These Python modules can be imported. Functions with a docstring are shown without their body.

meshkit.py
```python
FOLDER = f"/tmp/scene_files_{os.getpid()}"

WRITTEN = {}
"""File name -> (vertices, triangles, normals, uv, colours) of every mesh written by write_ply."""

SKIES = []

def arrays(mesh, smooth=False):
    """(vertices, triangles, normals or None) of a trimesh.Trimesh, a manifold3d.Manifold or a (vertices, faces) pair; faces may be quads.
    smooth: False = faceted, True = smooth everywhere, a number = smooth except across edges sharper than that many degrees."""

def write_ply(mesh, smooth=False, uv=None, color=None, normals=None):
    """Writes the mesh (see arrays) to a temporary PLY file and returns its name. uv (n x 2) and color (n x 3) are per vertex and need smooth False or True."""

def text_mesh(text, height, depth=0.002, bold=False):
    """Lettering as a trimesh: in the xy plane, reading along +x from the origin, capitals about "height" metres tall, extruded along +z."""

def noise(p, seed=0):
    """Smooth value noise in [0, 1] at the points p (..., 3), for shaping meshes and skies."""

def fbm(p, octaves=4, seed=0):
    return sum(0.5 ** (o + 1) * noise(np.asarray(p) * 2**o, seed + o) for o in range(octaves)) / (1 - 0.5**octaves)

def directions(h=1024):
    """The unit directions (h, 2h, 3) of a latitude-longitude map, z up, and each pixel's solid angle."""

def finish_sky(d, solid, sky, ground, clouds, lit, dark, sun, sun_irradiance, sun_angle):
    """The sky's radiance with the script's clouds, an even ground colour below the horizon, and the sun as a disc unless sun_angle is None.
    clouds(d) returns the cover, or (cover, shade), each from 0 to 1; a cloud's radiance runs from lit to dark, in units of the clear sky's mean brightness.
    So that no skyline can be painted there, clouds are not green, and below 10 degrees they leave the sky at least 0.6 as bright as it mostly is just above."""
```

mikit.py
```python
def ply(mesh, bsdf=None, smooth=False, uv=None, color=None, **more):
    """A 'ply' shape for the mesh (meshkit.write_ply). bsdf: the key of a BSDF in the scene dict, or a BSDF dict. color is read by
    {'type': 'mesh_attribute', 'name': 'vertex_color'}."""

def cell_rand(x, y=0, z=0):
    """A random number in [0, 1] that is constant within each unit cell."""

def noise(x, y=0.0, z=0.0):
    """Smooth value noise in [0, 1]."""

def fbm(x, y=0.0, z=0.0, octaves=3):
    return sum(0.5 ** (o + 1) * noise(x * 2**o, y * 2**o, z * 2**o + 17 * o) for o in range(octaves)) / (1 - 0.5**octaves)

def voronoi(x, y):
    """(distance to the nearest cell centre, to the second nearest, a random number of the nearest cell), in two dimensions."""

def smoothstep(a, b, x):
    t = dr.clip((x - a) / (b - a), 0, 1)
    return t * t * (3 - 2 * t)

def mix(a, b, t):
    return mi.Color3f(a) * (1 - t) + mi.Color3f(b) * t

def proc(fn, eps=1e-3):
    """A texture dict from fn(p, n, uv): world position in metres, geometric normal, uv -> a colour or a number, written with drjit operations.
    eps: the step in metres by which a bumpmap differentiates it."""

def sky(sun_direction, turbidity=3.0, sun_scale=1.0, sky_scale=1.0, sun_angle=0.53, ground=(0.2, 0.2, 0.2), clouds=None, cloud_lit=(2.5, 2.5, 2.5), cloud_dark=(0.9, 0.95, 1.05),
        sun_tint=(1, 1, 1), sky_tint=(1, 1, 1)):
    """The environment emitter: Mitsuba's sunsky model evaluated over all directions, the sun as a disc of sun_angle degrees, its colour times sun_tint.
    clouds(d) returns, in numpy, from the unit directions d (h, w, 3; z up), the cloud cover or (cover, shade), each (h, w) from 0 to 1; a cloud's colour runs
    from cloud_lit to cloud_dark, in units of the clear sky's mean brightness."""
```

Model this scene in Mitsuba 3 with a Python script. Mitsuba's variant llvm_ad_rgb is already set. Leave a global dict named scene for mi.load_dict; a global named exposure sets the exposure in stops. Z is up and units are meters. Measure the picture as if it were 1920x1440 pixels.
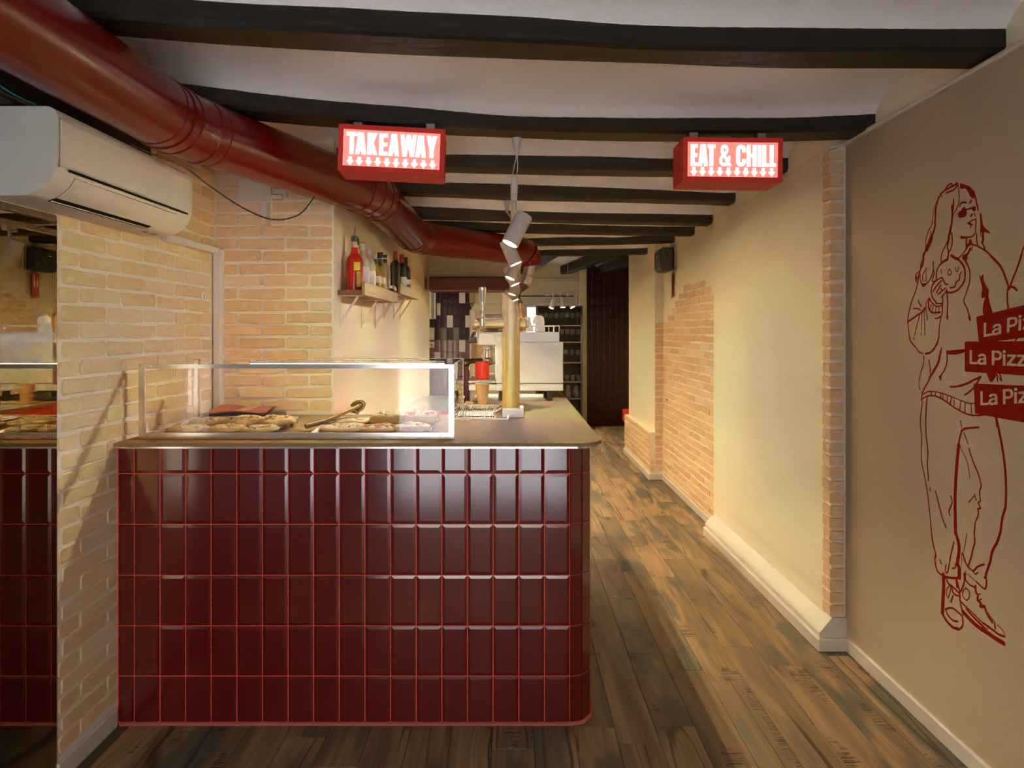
import math
import numpy as np, trimesh, drjit as dr, mitsuba as mi, mikit, meshkit
from shapely.geometry import LineString, Polygon, box as sbox
from shapely.ops import unary_union
from mikit import proc, noise, fbm, smoothstep, mix
from meshkit import text_mesh

T = mi.ScalarTransform4f
scene, labels = {}, {}

# ------------------------------------------------------------------ camera, sky, light, exposure
CAM_Z = 1.562
exposure = 0.0
scene['camera'] = {'type': 'perspective', 'fov': math.degrees(2 * math.atan(960 / 1200)), 'fov_axis': 'x',
                   'to_world': T().look_at(origin=[0, 0, CAM_Z], target=[0, 1, CAM_Z], up=[0, 0, 1]),
                   'principal_point_offset_x': (960 - 958) / 1920, 'principal_point_offset_y': (720 - 622) / 1440,
                   'near_clip': 0.02, 'far_clip': 200.0}
scene['sky'] = mikit.sky((0.3, 0.75, 0.6), turbidity=4.0, sun_scale=0.0, sky_scale=105.0, ground=(0.25, 0.25, 0.24), sky_tint=(1.20, 1.0, 0.80),
                         clouds=lambda d: meshkit.fbm(d * 3.0, 4, 5) * 0.9, cloud_lit=(1.5, 1.5, 1.5), cloud_dark=(1.0, 1.0, 1.02))
WARM = np.array([1.0, 0.765, 0.445])
# (x, y, z) of each spotlight's mouth, where it points, intensity
SPOTS = [((-0.005, 3.10, 1.988), (-0.44, -0.14, -0.89), 15.0), ((0.030, 4.00, 1.985), (0.40, -0.04, -0.92), 8.2),
         ((-0.008, 5.00, 1.979), (-0.38, -0.15, -0.91), 8.5), ((0.035, 5.34, 1.955), (0.40, -0.10, -0.91), 6.5),
         ((0.011, 6.60, 1.947), (-0.28, -0.15, -0.95), 7.0), ((0.056, 7.45, 1.931), (0.34, -0.1, -0.93), 6.5)]
FAR_SPOTS = [((0.60, 9.55, 1.915), (-0.35, -0.2, -0.91), 2.0), ((0.78, 9.60, 1.925), (0.1, -0.2, -0.97), 2.0), ((0.93, 9.65, 1.93), (0.35, -0.3, -0.88), 4.0)]
for i, (p, d, w) in enumerate(SPOTS + FAR_SPOTS):
    q = np.array(p) + 0.012 * np.array(d)
    scene[f'spot_emitter_{i}'] = {'type': 'spot', 'to_world': T().look_at(origin=q.tolist(), target=(q + d).tolist(), up=[0, 1, 0]),
                                  'intensity': {'type': 'rgb', 'value': (2.1 * w * WARM).tolist()}, 'cutoff_angle': 80.0, 'beam_width': 14.0}

# ------------------------------------------------------------------ helpers
rng = np.random.default_rng(11)


def number(key):
    if key not in scene and key not in labels:
        return key
    n = 1
    while f'{key}_{n:03d}' in scene or f'{key}_{n:03d}' in labels:
        n += 1
    return f'{key}_{n:03d}'


def tag(key, label=None, category=None, group=None, kind=None):
    d = {k: v for k, v in (('label', label), ('category', category), ('group', group), ('kind', kind)) if v}
    labels.setdefault(key, {}).update(d)
    return key


def add(key, mesh, mat, smooth=30, uvc=None, uv=None, emit=None, weight=0.2, key_is_final=False):
    key = key if key_is_final else number(key)
    if uvc is not None:
        n = len(meshkit.arrays(mesh)[0])
        uv = np.tile(np.asarray(uvc, float), (n, 1))
    if uv is not None and smooth is not True:
        smooth = False
    d = mikit.ply(mesh, 'surface_' + mat, smooth, uv=uv)
    if emit is not None:
        d['emitter'] = {'type': 'area', 'radiance': {'type': 'rgb', 'value': list(map(float, emit))}, 'sampling_weight': weight}
    scene[key] = d
    return key


def thing(name, label, category, group=None):
    return tag(number(name), label, category, group)


def part(parent, name, mesh, mat, label=None, **kw):
    k = add(f'{parent}__{name}', mesh, mat, **kw)
    if label:
        tag(k, label)
    return k


def single(name, mesh, mat, label, category, group=None, **kw):
    return tag(add(name, mesh, mat, **kw), label, category, group)


def struct(name, mesh, mat, label=None, **kw):
    return tag(add(name, mesh, mat, **kw), label, None, None, 'structure')


cat = trimesh.util.concatenate


def box(x0, x1, y0, y1, z0, z1):
    return trimesh.creation.box(bounds=[[min(x0, x1), min(y0, y1), min(z0, z1)], [max(x0, x1), max(y0, y1), max(z0, z1)]])


def cbox(x0, x1, y0, y1, z0, z1, b=0.003):
    p = []
    lo, hi = np.array([min(x0, x1), min(y0, y1), min(z0, z1)]), np.array([max(x0, x1), max(y0, y1), max(z0, z1)])
    b = min(b, (hi - lo).min() * 0.45)
    for c in np.ndindex(2, 2, 2):
        v = np.where(np.array(c), hi, lo)
        s = np.where(np.array(c), -1, 1) * b
        for k in range(3):
            q = v + s
            q[k] = v[k]
            p.append(q)
    return trimesh.Trimesh(np.array(p)).convex_hull


def rbox(x0, x1, y0, y1, z0, z1, r, sub=2):
    ico = trimesh.creation.icosphere(subdivisions=sub, radius=r).vertices
    lo, hi = np.array([x0, y0, z0]) + r, np.array([x1, y1, z1]) - r
    return trimesh.Trimesh(np.vstack([ico + np.where(np.array(c), hi, lo) for c in np.ndindex(2, 2, 2)])).convex_hull


def frame_of(d):
    d = np.asarray(d, float) / np.linalg.norm(d)
    a = np.cross(d, [0, 0, 1.0] if abs(d[2]) < 0.9 else [1.0, 0, 0])
    a /= np.linalg.norm(a)
    return d, a, np.cross(d, a)


def rings_mesh(rings, cap=True):
    """Rings (m, n, 3) joined by quads, closed by fans."""
    m, n = len(rings), len(rings[0])
    v = np.vstack(rings)
    f = []
    for i in range(m - 1):
        for j in range(n):
            a, b = i * n + j, i * n + (j + 1) % n
            f += [[a, b, b + n], [a, b + n, a + n]]
    if cap:
        v = np.vstack([v, np.mean(rings[0], 0), np.mean(rings[-1], 0)])
        for j in range(n):
            f += [[m * n, (j + 1) % n, j], [m * n + 1, (m - 1) * n + j, (m - 1) * n + (j + 1) % n]]
    t = trimesh.Trimesh(v, np.array(f), process=False)
    if cap:
        t.fix_normals()
    return t


def cyl(p0, p1, r0, r1=None, n=24):
    p0, p1 = np.array(p0, float), np.array(p1, float)
    d, a, b = frame_of(p1 - p0)
    r1 = r0 if r1 is None else r1
    th = np.arange(n) * 2 * math.pi / n
    ring = lambda c, r: c + r * (np.cos(th)[:, None] * a + np.sin(th)[:, None] * b)
    return rings_mesh([ring(p0, r0), ring(p1, r1)])


def sweep(pts, r, n=12):
    p = np.asarray(pts, float)
    rad = np.broadcast_to(r, (len(p),))
    t = np.gradient(p, axis=0)
    t /= np.linalg.norm(t, axis=1, keepdims=True)
    d, a, b = frame_of(t[0])
    rings, th = [], np.arange(n) * 2 * math.pi / n
    for i in range(len(p)):
        a = a - t[i] * (a @ t[i])
        a /= np.linalg.norm(a)
        b = np.cross(t[i], a)
        rings.append(p[i] + rad[i] * (np.cos(th)[:, None] * a + np.sin(th)[:, None] * b))
    return rings_mesh(rings)


def spline(pts, m=8):
    p = np.asarray(pts, float)
    q = np.vstack([2 * p[0] - p[1], p, 2 * p[-1] - p[-2]])
    out = []
    for i in range(len(p) - 1):
        a, b, c, d = q[i:i + 4]
        for t in np.arange(m) / m:
            out.append(0.5 * (2 * b + (c - a) * t + (2 * a - 5 * b + 4 * c - d) * t * t + (3 * b - a - 3 * c + d) * t ** 3))
    return np.array(out + [p[-1]])


def lathe(profile, c=(0, 0, 0), n=24):
    th = np.arange(n) * 2 * math.pi / n
    rings = [np.stack([r * np.cos(th), r * np.sin(th), np.full(n, z)], 1) + np.array(c, float) for r, z in profile]
    return rings_mesh(rings, cap=True)


def extrude(pts, axis, d0, d1):
    """A 2-d outline (polygon or points) pushed along x, y or z; the outline's plane is (y,z), (x,z) or (x,y)."""
    poly = pts if hasattr(pts, 'exterior') else Polygon(pts)
    m = trimesh.creation.extrude_polygon(poly, d1 - d0, engine='earcut')
    v = m.vertices.copy()
    u, w, h = v[:, 0], v[:, 1], v[:, 2] + d0
    m.vertices = np.stack({'x': (h, u, w), 'y': (u, h, w), 'z': (u, w, h)}[axis], 1)
    m.fix_normals()
    return m


def grid(fn, nu, nv, closed=False):
    """A surface from fn(u, v) -> (.., 3) on an (nu+1) x (nv+1) lattice of [0, 1]^2."""
    u, v = np.meshgrid(np.linspace(0, 1, nu + 1), np.linspace(0, 1, nv + 1), indexing='ij')
    p = fn(u, v).reshape(-1, 3)
    i, j = np.meshgrid(np.arange(nu), np.arange(nv), indexing='ij')
    a = (i * (nv + 1) + j).ravel()
    f = np.vstack([np.stack([a, a + nv + 1, a + nv + 2], 1), np.stack([a, a + nv + 2, a + 1], 1)])
    return trimesh.Trimesh(p, f, process=False)


class Plane:
    """A wall's plane: origin, two directions in it and its outward normal."""

    def __init__(self, o, u, v):
        self.o, self.u, self.v = (np.array(x, float) for x in (o, u, v))
        self.n = np.cross(self.u, self.v)

    def at(self, u, v, n=0.0):
        return self.o + np.multiply.outer(u, self.u) + np.multiply.outer(v, self.v) + np.multiply.outer(np.broadcast_to(n, np.shape(u)), self.n)


def slab(plane, pts, d, ch, d0=0.0, edge=None):
    """A piece lying on a plane: outline pts (counter-clockwise), height d, its front edge cut back by ch."""
    pts = np.asarray(pts, float)
    n = len(pts)
    c = pts.mean(0)
    ext = np.abs(pts - c).max(0)
    inner = c + (pts - c) * (1 - ch / ext)
    e = d - ch if edge is None else edge
    r = [plane.at(pts[:, 0], pts[:, 1], d0), plane.at(pts[:, 0], pts[:, 1], d0 + e), plane.at(inner[:, 0], inner[:, 1], d0 + d)]
    v = np.vstack(r)
    f = []
    for k in range(2):
        for j in range(n):
            a, b = k * n + j, k * n + (j + 1) % n
            f += [[a, b, b + n], [a, b + n, a + n]]
    f += [[2 * n, 2 * n + j, 2 * n + j + 1] for j in range(1, n - 1)]
    return trimesh.Trimesh(v, np.array(f), process=False)


def rect(u0, u1, v0, v1):
    return [(u0, v0), (u1, v0), (u1, v1), (u0, v1)]


def brick_outline(u0, u1, v0, v1):
    j = lambda s=0.004: rng.uniform(-s, s)
    c = lambda: rng.uniform(0.004, 0.012)
    w = min(0.3 * (u1 - u0), 0.012)
    return [(u0 + min(c(), w), v0 + j()), ((u0 + u1) / 2, v0 + j()), (u1 - min(c(), w), v0 + j()), (u1 + j(0.002), v0 + c()), (u1 + j(0.002), v1 - c()),
            (u1 - min(c(), w), v1 + j()), ((u0 + u1) / 2, v1 + j()), (u0 + min(c(), w), v1 + j()), (u0 + j(0.002), v1 - c()), (u0 + j(0.002), v0 + c())]


def brick_wall(parent, plane, rows, pitch, limits, joint=0.012, h=0.052, mat='brick', depth=0.0045):
    """rows: (centre height, first joint); limits(v) -> allowed stretches of u."""
    for v, first in rows:
        for a, b in limits(v):
            k = math.floor((a - first) / pitch)
            while first + k * pitch < b:
                u0, u1 = max(a, first + k * pitch + joint / 2), min(b, first + (k + 1) * pitch - joint / 2)
                if u1 - u0 > 0.03:
                    dv = rng.uniform(-0.003, 0.003)
                    m = slab(plane, brick_outline(u0, u1, v - h / 2 + dv, v + h / 2 + dv), depth * rng.uniform(0.75, 1.2) + 0.004, 0.002, d0=-0.004)
                    part(parent, 'brick', m, mat, uvc=(rng.random(), rng.random()))
                k += 1


# ------------------------------------------------------------------ materials
def rgb(*c):
    return {'type': 'rgb', 'value': list(map(float, c))}


def two(d):
    return {'type': 'twosided', 'bsdf': d}


def diffuse(c):
    return two({'type': 'diffuse', 'reflectance': c if isinstance(c, dict) else rgb(*c)})


def gloss(c, a=0.1, ior=1.5):
    return two({'type': 'roughplastic', 'distribution': 'ggx', 'alpha': a, 'int_ior': ior, 'nonlinear': False, 'diffuse_reflectance': c if isinstance(c, dict) else rgb(*c)})


def metal(c, a=0.15):
    return two({'type': 'roughconductor', 'material': 'none', 'distribution': 'ggx', 'alpha': a, 'specular_reflectance': rgb(*c)})


def f_brick(p, n, uv):
    u, g = uv.x, uv.y
    c = mix((0.60, 0.40, 0.23), (0.68, 0.485, 0.29), u)
    c = mix(c, (0.70, 0.54, 0.37), smoothstep(0.70, 1.0, g) * 0.6)
    wash = fbm(p.x * 26 + g * 31, p.y * 26, p.z * 40)
    c = mix(c, (0.72, 0.60, 0.46), smoothstep(0.52, 0.80, wash) * 0.45)
    return c * (0.93 + 0.14 * noise(p.x * 240, p.y * 240, p.z * 240))


def f_mortar(p, n, uv):
    w = fbm(p.x * 18, p.y * 18, p.z * 18)
    return mix((0.68, 0.58, 0.47), (0.78, 0.69, 0.58), w) * (0.95 + 0.1 * noise(p.x * 200, p.y * 200, p.z * 200))


def f_plaster(p, n, uv):
    w = fbm(p.x * 3.1, p.y * 3.1, p.z * 3.1)
    return mix((0.72, 0.645, 0.485), (0.77, 0.695, 0.535), w)


def f_ceiling(p, n, uv):
    return mix((0.83, 0.80, 0.77), (0.87, 0.84, 0.82), fbm(p.x * 2.4, p.y * 2.4, 0))


def f_wood_floor(p, n, uv):
    """Worn grey and tan laminate boards running along y; uv holds two numbers of the board."""
    r, q = uv.x, uv.y
    x, y = p.x + r * 13.0, p.y + q * 29.0
    wav = fbm(x * 4, y * 1.6, r * 9) * 0.10
    g1 = fbm((x + wav) * 16, y * 1.5, q * 7)
    fine = noise((x + wav * 0.8) * 190, y * 4.0, r * 5)
    patch = fbm(x * 9 + 3.0, y * 2.6, 3.0 + q * 5)
    c = mix((0.17, 0.118, 0.070), (0.39, 0.255, 0.135), smoothstep(0.28, 0.72, g1 * 0.75 + r * 0.25))
    c = mix(c, (0.098, 0.098, 0.080), smoothstep(0.47, 0.66, patch * 0.85 + q * 0.15) * 0.88)
    line = dr.abs(noise((x + wav) * 17, y * 0.75, q * 3) - 0.5)
    c = mix(c, (0.045, 0.034, 0.022), smoothstep(0.035, 0.004, line) * smoothstep(0.35, 0.6, fbm(x * 6, y * 1.4, 21.0)) * 0.85)
    where = smoothstep(0.55, 0.68, fbm(x * 13, y * 4.5, 11 + r * 4))
    saw = noise(x * 16, y * 480, r * 3) * where
    c = mix(c, (0.032, 0.031, 0.027), smoothstep(0.50, 0.66, saw) * 0.9)
    return c * (0.82 + 0.36 * fine)


def f_beam(p, n, uv):
    g = fbm(p.x * 3.0, p.y * 60, p.z * 60)
    return mix((0.006, 0.005, 0.0035), (0.022, 0.0155, 0.009), g)


def f_beam_bump(p, n, uv):
    return 0.004 * fbm(p.x * 5.0, p.y * 45, p.z * 45) + 0.003 * noise(p.x * 30, p.y * 40, p.z * 40)


def f_pale_wood(p, n, uv):
    y = p.y + uv.x * 5
    g = noise(p.x * 40, y * 5 + 2.5 * fbm(y * 3, p.z * 12, 1.0), p.z * 55)
    return mix((0.38, 0.205, 0.10), (0.56, 0.34, 0.18), g)


def f_worktop(p, n, uv):
    return mix((0.235, 0.150, 0.080), (0.265, 0.172, 0.094), noise(p.x * 420, p.y * 420, p.z * 420))


def f_pizza(p, n, uv):
    """uv: distance from the middle (0 to 1), and the kind of topping."""
    r, k = uv.x, uv.y
    a = fbm(p.x * 55, p.y * 55, p.z * 20 + k * 17)
    b = fbm(p.x * 90 + 7, p.y * 90, k * 31)
    cheese = mix((0.80, 0.56, 0.22), (0.88, 0.74, 0.44), a)
    cheese = mix(cheese, (0.90, 0.83, 0.64), smoothstep(0.45, 0.55, k) * 0.8)
    red = dr.select(k > 0.75, mi.Float(0.50), dr.select(k > 0.45, mi.Float(0.68), mi.Float(0.58)))
    c = mix(cheese, (0.55, 0.10, 0.035), smoothstep(red, red + 0.08, a) * dr.select((k > 0.45) & (k < 0.75), mi.Float(0.25), mi.Float(0.9)))
    c = mix(c, (0.10, 0.07, 0.02), smoothstep(0.66, 0.74, b) * 0.8)
    crust = mix((0.58, 0.30, 0.10), (0.80, 0.54, 0.25), b)
    return mix(c, crust, smoothstep(0.80, 0.92, r + 0.12 * (a - 0.5)))


MATS = {
    'brick': diffuse(proc(f_brick)), 'mortar': diffuse(proc(f_mortar)), 'plaster': diffuse(proc(f_plaster)), 'ceiling_paint': diffuse(proc(f_ceiling)),
    'taupe_paint': diffuse((0.37, 0.30, 0.215)), 'mural_red': diffuse((0.165, 0.010, 0.009)), 'white_trim': gloss((0.76, 0.70, 0.62), 0.25),
    'wood_floor': gloss(proc(f_wood_floor), 0.32, 1.35), 'under_floor': diffuse((0.10, 0.075, 0.05)),
    'beam_wood': {'type': 'twosided', 'bsdf': {'type': 'bumpmap', 'arbitrary': proc(f_beam_bump, eps=2e-3), 'scale': 1.0,
                  'bsdf': {'type': 'roughplastic', 'distribution': 'ggx', 'alpha': 0.36, 'int_ior': 1.38, 'diffuse_reflectance': proc(f_beam)}}},
    'maroon_tile': gloss((0.095, 0.0030, 0.0055), 0.02, 1.78), 'dark_maroon_tile': gloss((0.020, 0.0020, 0.0025), 0.03, 1.34), 'white_tile': gloss((0.72, 0.68, 0.66), 0.05), 'grey_tile': gloss((0.13, 0.11, 0.11), 0.05),
    'red_grout': diffuse((0.80, 0.105, 0.075)), 'dark_grout': diffuse((0.12, 0.03, 0.028)), 'pink_grout': diffuse((0.36, 0.10, 0.09)),
    'red_duct': gloss((0.115, 0.0035, 0.0045), 0.055, 1.29), 'red_paint': gloss((0.80, 0.055, 0.042), 0.3, 1.3), 'red_enamel': gloss((0.50, 0.022, 0.015), 0.06), 'dark_red_paint': gloss((0.075, 0.008, 0.009), 0.2),
    'steel': metal((0.72, 0.69, 0.65), 0.16), 'polished_steel': metal((0.80, 0.78, 0.76), 0.05), 'dark_steel': metal((0.30, 0.28, 0.26), 0.25), 'gold': metal((0.80, 0.58, 0.25), 0.30), 'copper': metal((0.80, 0.36, 0.16), 0.2), 'brass': metal((0.70, 0.55, 0.33), 0.2),
    'worktop': diffuse(proc(f_worktop)), 'pale_wood': gloss(proc(f_pale_wood), 0.35), 'dark_wood': gloss((0.10, 0.035, 0.022), 0.3),
    'white_plastic': gloss((0.70, 0.66, 0.60), 0.2), 'lamp_white': gloss((0.78, 0.75, 0.72), 0.25), 'pale_machine': gloss((0.80, 0.785, 0.71), 0.25, 1.4), 'porcelain': gloss((0.82, 0.79, 0.72), 0.06),
    'black_plastic': gloss((0.014, 0.014, 0.014), 0.2), 'slot_black': diffuse((0.01, 0.01, 0.01)), 'kraft_paper': diffuse((0.62, 0.36, 0.16)), 'paper_white': diffuse((0.80, 0.76, 0.72)), 'tan_shell': gloss((0.52, 0.38, 0.24), 0.3),
    'cabinet_dark': gloss((0.030, 0.022, 0.014), 0.3), 'cabinet_edge': gloss((0.10, 0.065, 0.04), 0.3),
    'glass_sheet': {'type': 'thindielectric', 'int_ior': 1.48}, 'clear_glass': {'type': 'thindielectric', 'int_ior': 1.5},
    'mirror': two({'type': 'conductor', 'material': 'none', 'specular_reflectance': rgb(0.36, 0.32, 0.24)}),
    'red_liquor': gloss((0.36, 0.012, 0.010), 0.03, 1.5), 'gold_liquor': gloss((0.42, 0.30, 0.07), 0.03), 'green_glass': gloss((0.03, 0.10, 0.04), 0.03), 'wine_glass_dark': gloss((0.010, 0.012, 0.010), 0.03), 'clear_bottle': gloss((0.42, 0.36, 0.25), 0.03), 'pale_green_bottle': gloss((0.44, 0.45, 0.34), 0.04),
    'pizza': gloss(proc(f_pizza), 0.35, 1.4), 'green_paint': gloss((0.02, 0.16, 0.05), 0.2), 'capsule_red': gloss((0.30, 0.012, 0.012), 0.2), 'yellow_label': diffuse((0.62, 0.44, 0.06)), 'cured_meat': diffuse((0.42, 0.09, 0.05)),
    'blue_cable': diffuse((0.02, 0.16, 0.26)), 'asphalt': diffuse((0.48, 0.49, 0.53)), 'paving': diffuse((0.80, 0.77, 0.75)), 'street_wall': diffuse((0.45, 0.43, 0.41)), 'dark_panel': gloss((0.035, 0.03, 0.026), 0.3), 'street_door': diffuse((0.10, 0.09, 0.09)), 'facade': diffuse((0.16, 0.14, 0.12)),
    'emitter_dark': diffuse((0.5, 0.5, 0.5)),
}


def material(name, d):
    scene['surface_' + name] = d


for k_, d_ in MATS.items():
    material(k_, d_)

# ------------------------------------------------------------------ the street outside the front door (seen in reflections)
struct('pavement', box(-9, 9, -4.2, -0.95, -0.12, -0.02), 'paving', 'grey street pavement outside the front door')
struct('road', box(-9, 9, -8.2, -4.2, -0.2, -0.12), 'asphalt', 'grey road outside the front door')
struct('pavement_far', box(-9, 9, -9.6, -8.2, -0.2, -0.02), 'paving', 'pavement across the road')
struct('wall_street', cat([box(-9, 9, -9.9, -9.6, -0.1, 13.0)]), 'street_wall', 'pale building front across the road')
for x in (-4.2, 0.9, 4.6):
    struct('door_street', cat([box(x, x + 1.1, -9.6, -9.56, 0, 2.4), box(x + 0.1, x + 1.0, -9.57, -9.54, 0.1, 2.3)]), 'street_door', 'dark door in the building across the road')
struct('wall_front', cat([box(-1.9, -1.08, -0.95, -0.75, 0, 2.9), box(0.58, 1.95, -0.95, -0.75, 0, 2.9), box(-1.08, 0.58, -0.95, -0.75, 2.30, 2.9), box(-1.9, 1.95, -0.95, -0.75, 2.9, 7)]), 'facade', 'front wall with the street door opening')

# ------------------------------------------------------------------ room shell
FAR = 10.6
struct('floor', box(-1.75, 2.5, -0.95, 10.8, -0.08, -0.006), 'under_floor', 'worn grey and tan wood-look plank floor')
PW, PL = 0.16, 1.22
floor_plane = Plane((0, 0, 0), (1, 0, 0), (0, 1, 0))
for k in range(-17, 5):
    x0 = 1.048 + PW * k
    off = rng.uniform(0, PL)
    y = -0.95 - off
    while y < FAR:
        a, b = max(y, -0.95), min(y + PL, FAR)
        x1 = min(x0 + PW, 2.3)
        seen = b > 1.8 and (a < 2.56 or (x0 + PW > 0.30 and b > 2.5))
        if b - a > 0.03 and x0 > -1.66 and (seen or (b > -0.95 and a < 1.9)):
            g = 0.0007
            part('floor', 'plank', slab(floor_plane, rect(x0 + g, x1 - g, a + g, b - g), 0.006, 0.0012, d0=-0.006), 'wood_floor', uvc=(rng.random(), rng.random()))
        y += PL

# left side
struct('wall_left_front', box(-1.75, -1.565, -0.95, 1.93, 0, 2.9), 'dark_panel', 'dark left wall in front of the mirror')
struct('wall_left', box(-1.75, -1.565, 1.93, 3.50, 0, 2.9), 'mortar', 'left wall of painted bricks beside the mirror')
left = Plane((-1.565, 0, 0), (0, 1, 0), (0, 0, 1))


def left_limits(v):
    if v > 1.985:
        return [(2.70, 3.375)] if v < 2.25 else [(2.20, 3.375)]
    return [(2.212, 3.345)] if v > 1.12 else [(2.212, 2.535)]


brick_wall('wall_left', left, [(1.888 + 0.0652 * k, 2.222 if k % 2 == 0 else 2.318) for k in range(-27, 9)], 0.2515, left_limits)
struct('wall_back', box(-1.75, -0.940, 3.39, 3.50, 0, 2.9), 'mortar', 'painted brick wall facing the street behind the glass case')
back = Plane((0, 3.39, 0), (1, 0, 0), (0, 0, 1))
brick_wall('wall_back', back, [(2.090 + 0.0654 * k, -1.317 if k % 2 == 0 else -1.442) for k in range(-15, 6)], 0.2510, lambda v: [(-1.558, -0.948)] if v > 1.13 else [], joint=0.013)
struct('wall_left_bar', box(-1.2, -0.936, 3.388, 7.36, 0, 2.9), 'plaster', 'cream plastered wall that carries the bottle shelves')
struct('trim_1', cbox(-1.565, -1.553, 2.20, 2.53, 0, 0.075, 0.004), 'white_trim', 'white baseboard between mirror and counter')

# right side, from the street inwards
struct('wall_right_front', box(1.645, 1.95, -0.95, 3.15, 0, 2.478), 'taupe_paint', 'taupe right wall that carries the red drawing')
struct('wall_right_top', box(1.658, 1.95, -0.95, 3.15, 2.478, 2.9), 'plaster', 'cream strip of wall above the taupe panel')
struct('trim_2', cbox(1.618, 1.66, -0.95, 3.14, 2.472, 2.492, 0.006), 'white_trim', 'cream ledge along the top of the taupe wall')
struct('baseboard_right_front', cbox(1.632, 1.66, -0.95, 3.13, 0, 0.070, 0.005), 'white_trim', 'white baseboard under the taupe wall')
struct('pillar', box(1.572, 1.95, 3.145, 3.40, 0, 2.9), 'mortar', 'brick end of the corridor wall beside the taupe wall')
pil = Plane((0, 3.145, 0), (1, 0, 0), (0, 0, 1))
zb = 2.43
while zb > 0.17:
    h = 0.046 if zb > 1.0 else 0.044
    o = np.array([[1.5605, 3.133], [1.626, 3.133], [1.630, 3.137], [1.630, 3.17], [1.60, 3.205], [1.5605, 3.205]]) + rng.uniform(-0.002, 0.002, (6, 2))
    m = extrude(Polygon(o), 'z', zb - h / 2, zb + h / 2)
    top = m.vertices[:, 2] > zb
    m.vertices += np.where(top[:, None], 1, -1) * np.stack([np.zeros(len(top))] * 2 + [rng.uniform(-0.003, 0.003, len(top))], 1)
    part('pillar', 'brick', m, 'brick', uvc=(rng.random() * 0.5, rng.random() * 0.7))
    zb -= 0.0654 if zb > 1.05 else 0.0610
struct('wall_right_middle', box(1.568, 1.95, 3.206, 4.95, 0, 2.9), 'plaster', 'cream plastered corridor wall')
plinth = [(3.155, 0.0), (3.155, 0.135), (3.205, 0.16), (4.95, 0.16), (4.95, 0.0)]
pl = extrude([(1.512, 0), (1.512, 0.085), (1.535, 0.115), (1.572, 0.16), (1.66, 0.16), (1.66, 0)], 'y', 3.135, 4.93)
pl.vertices[:, 0] -= 0.016 * (pl.vertices[:, 1] - 3.135) / 1.8 * (pl.vertices[:, 0] < 1.55)
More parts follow.
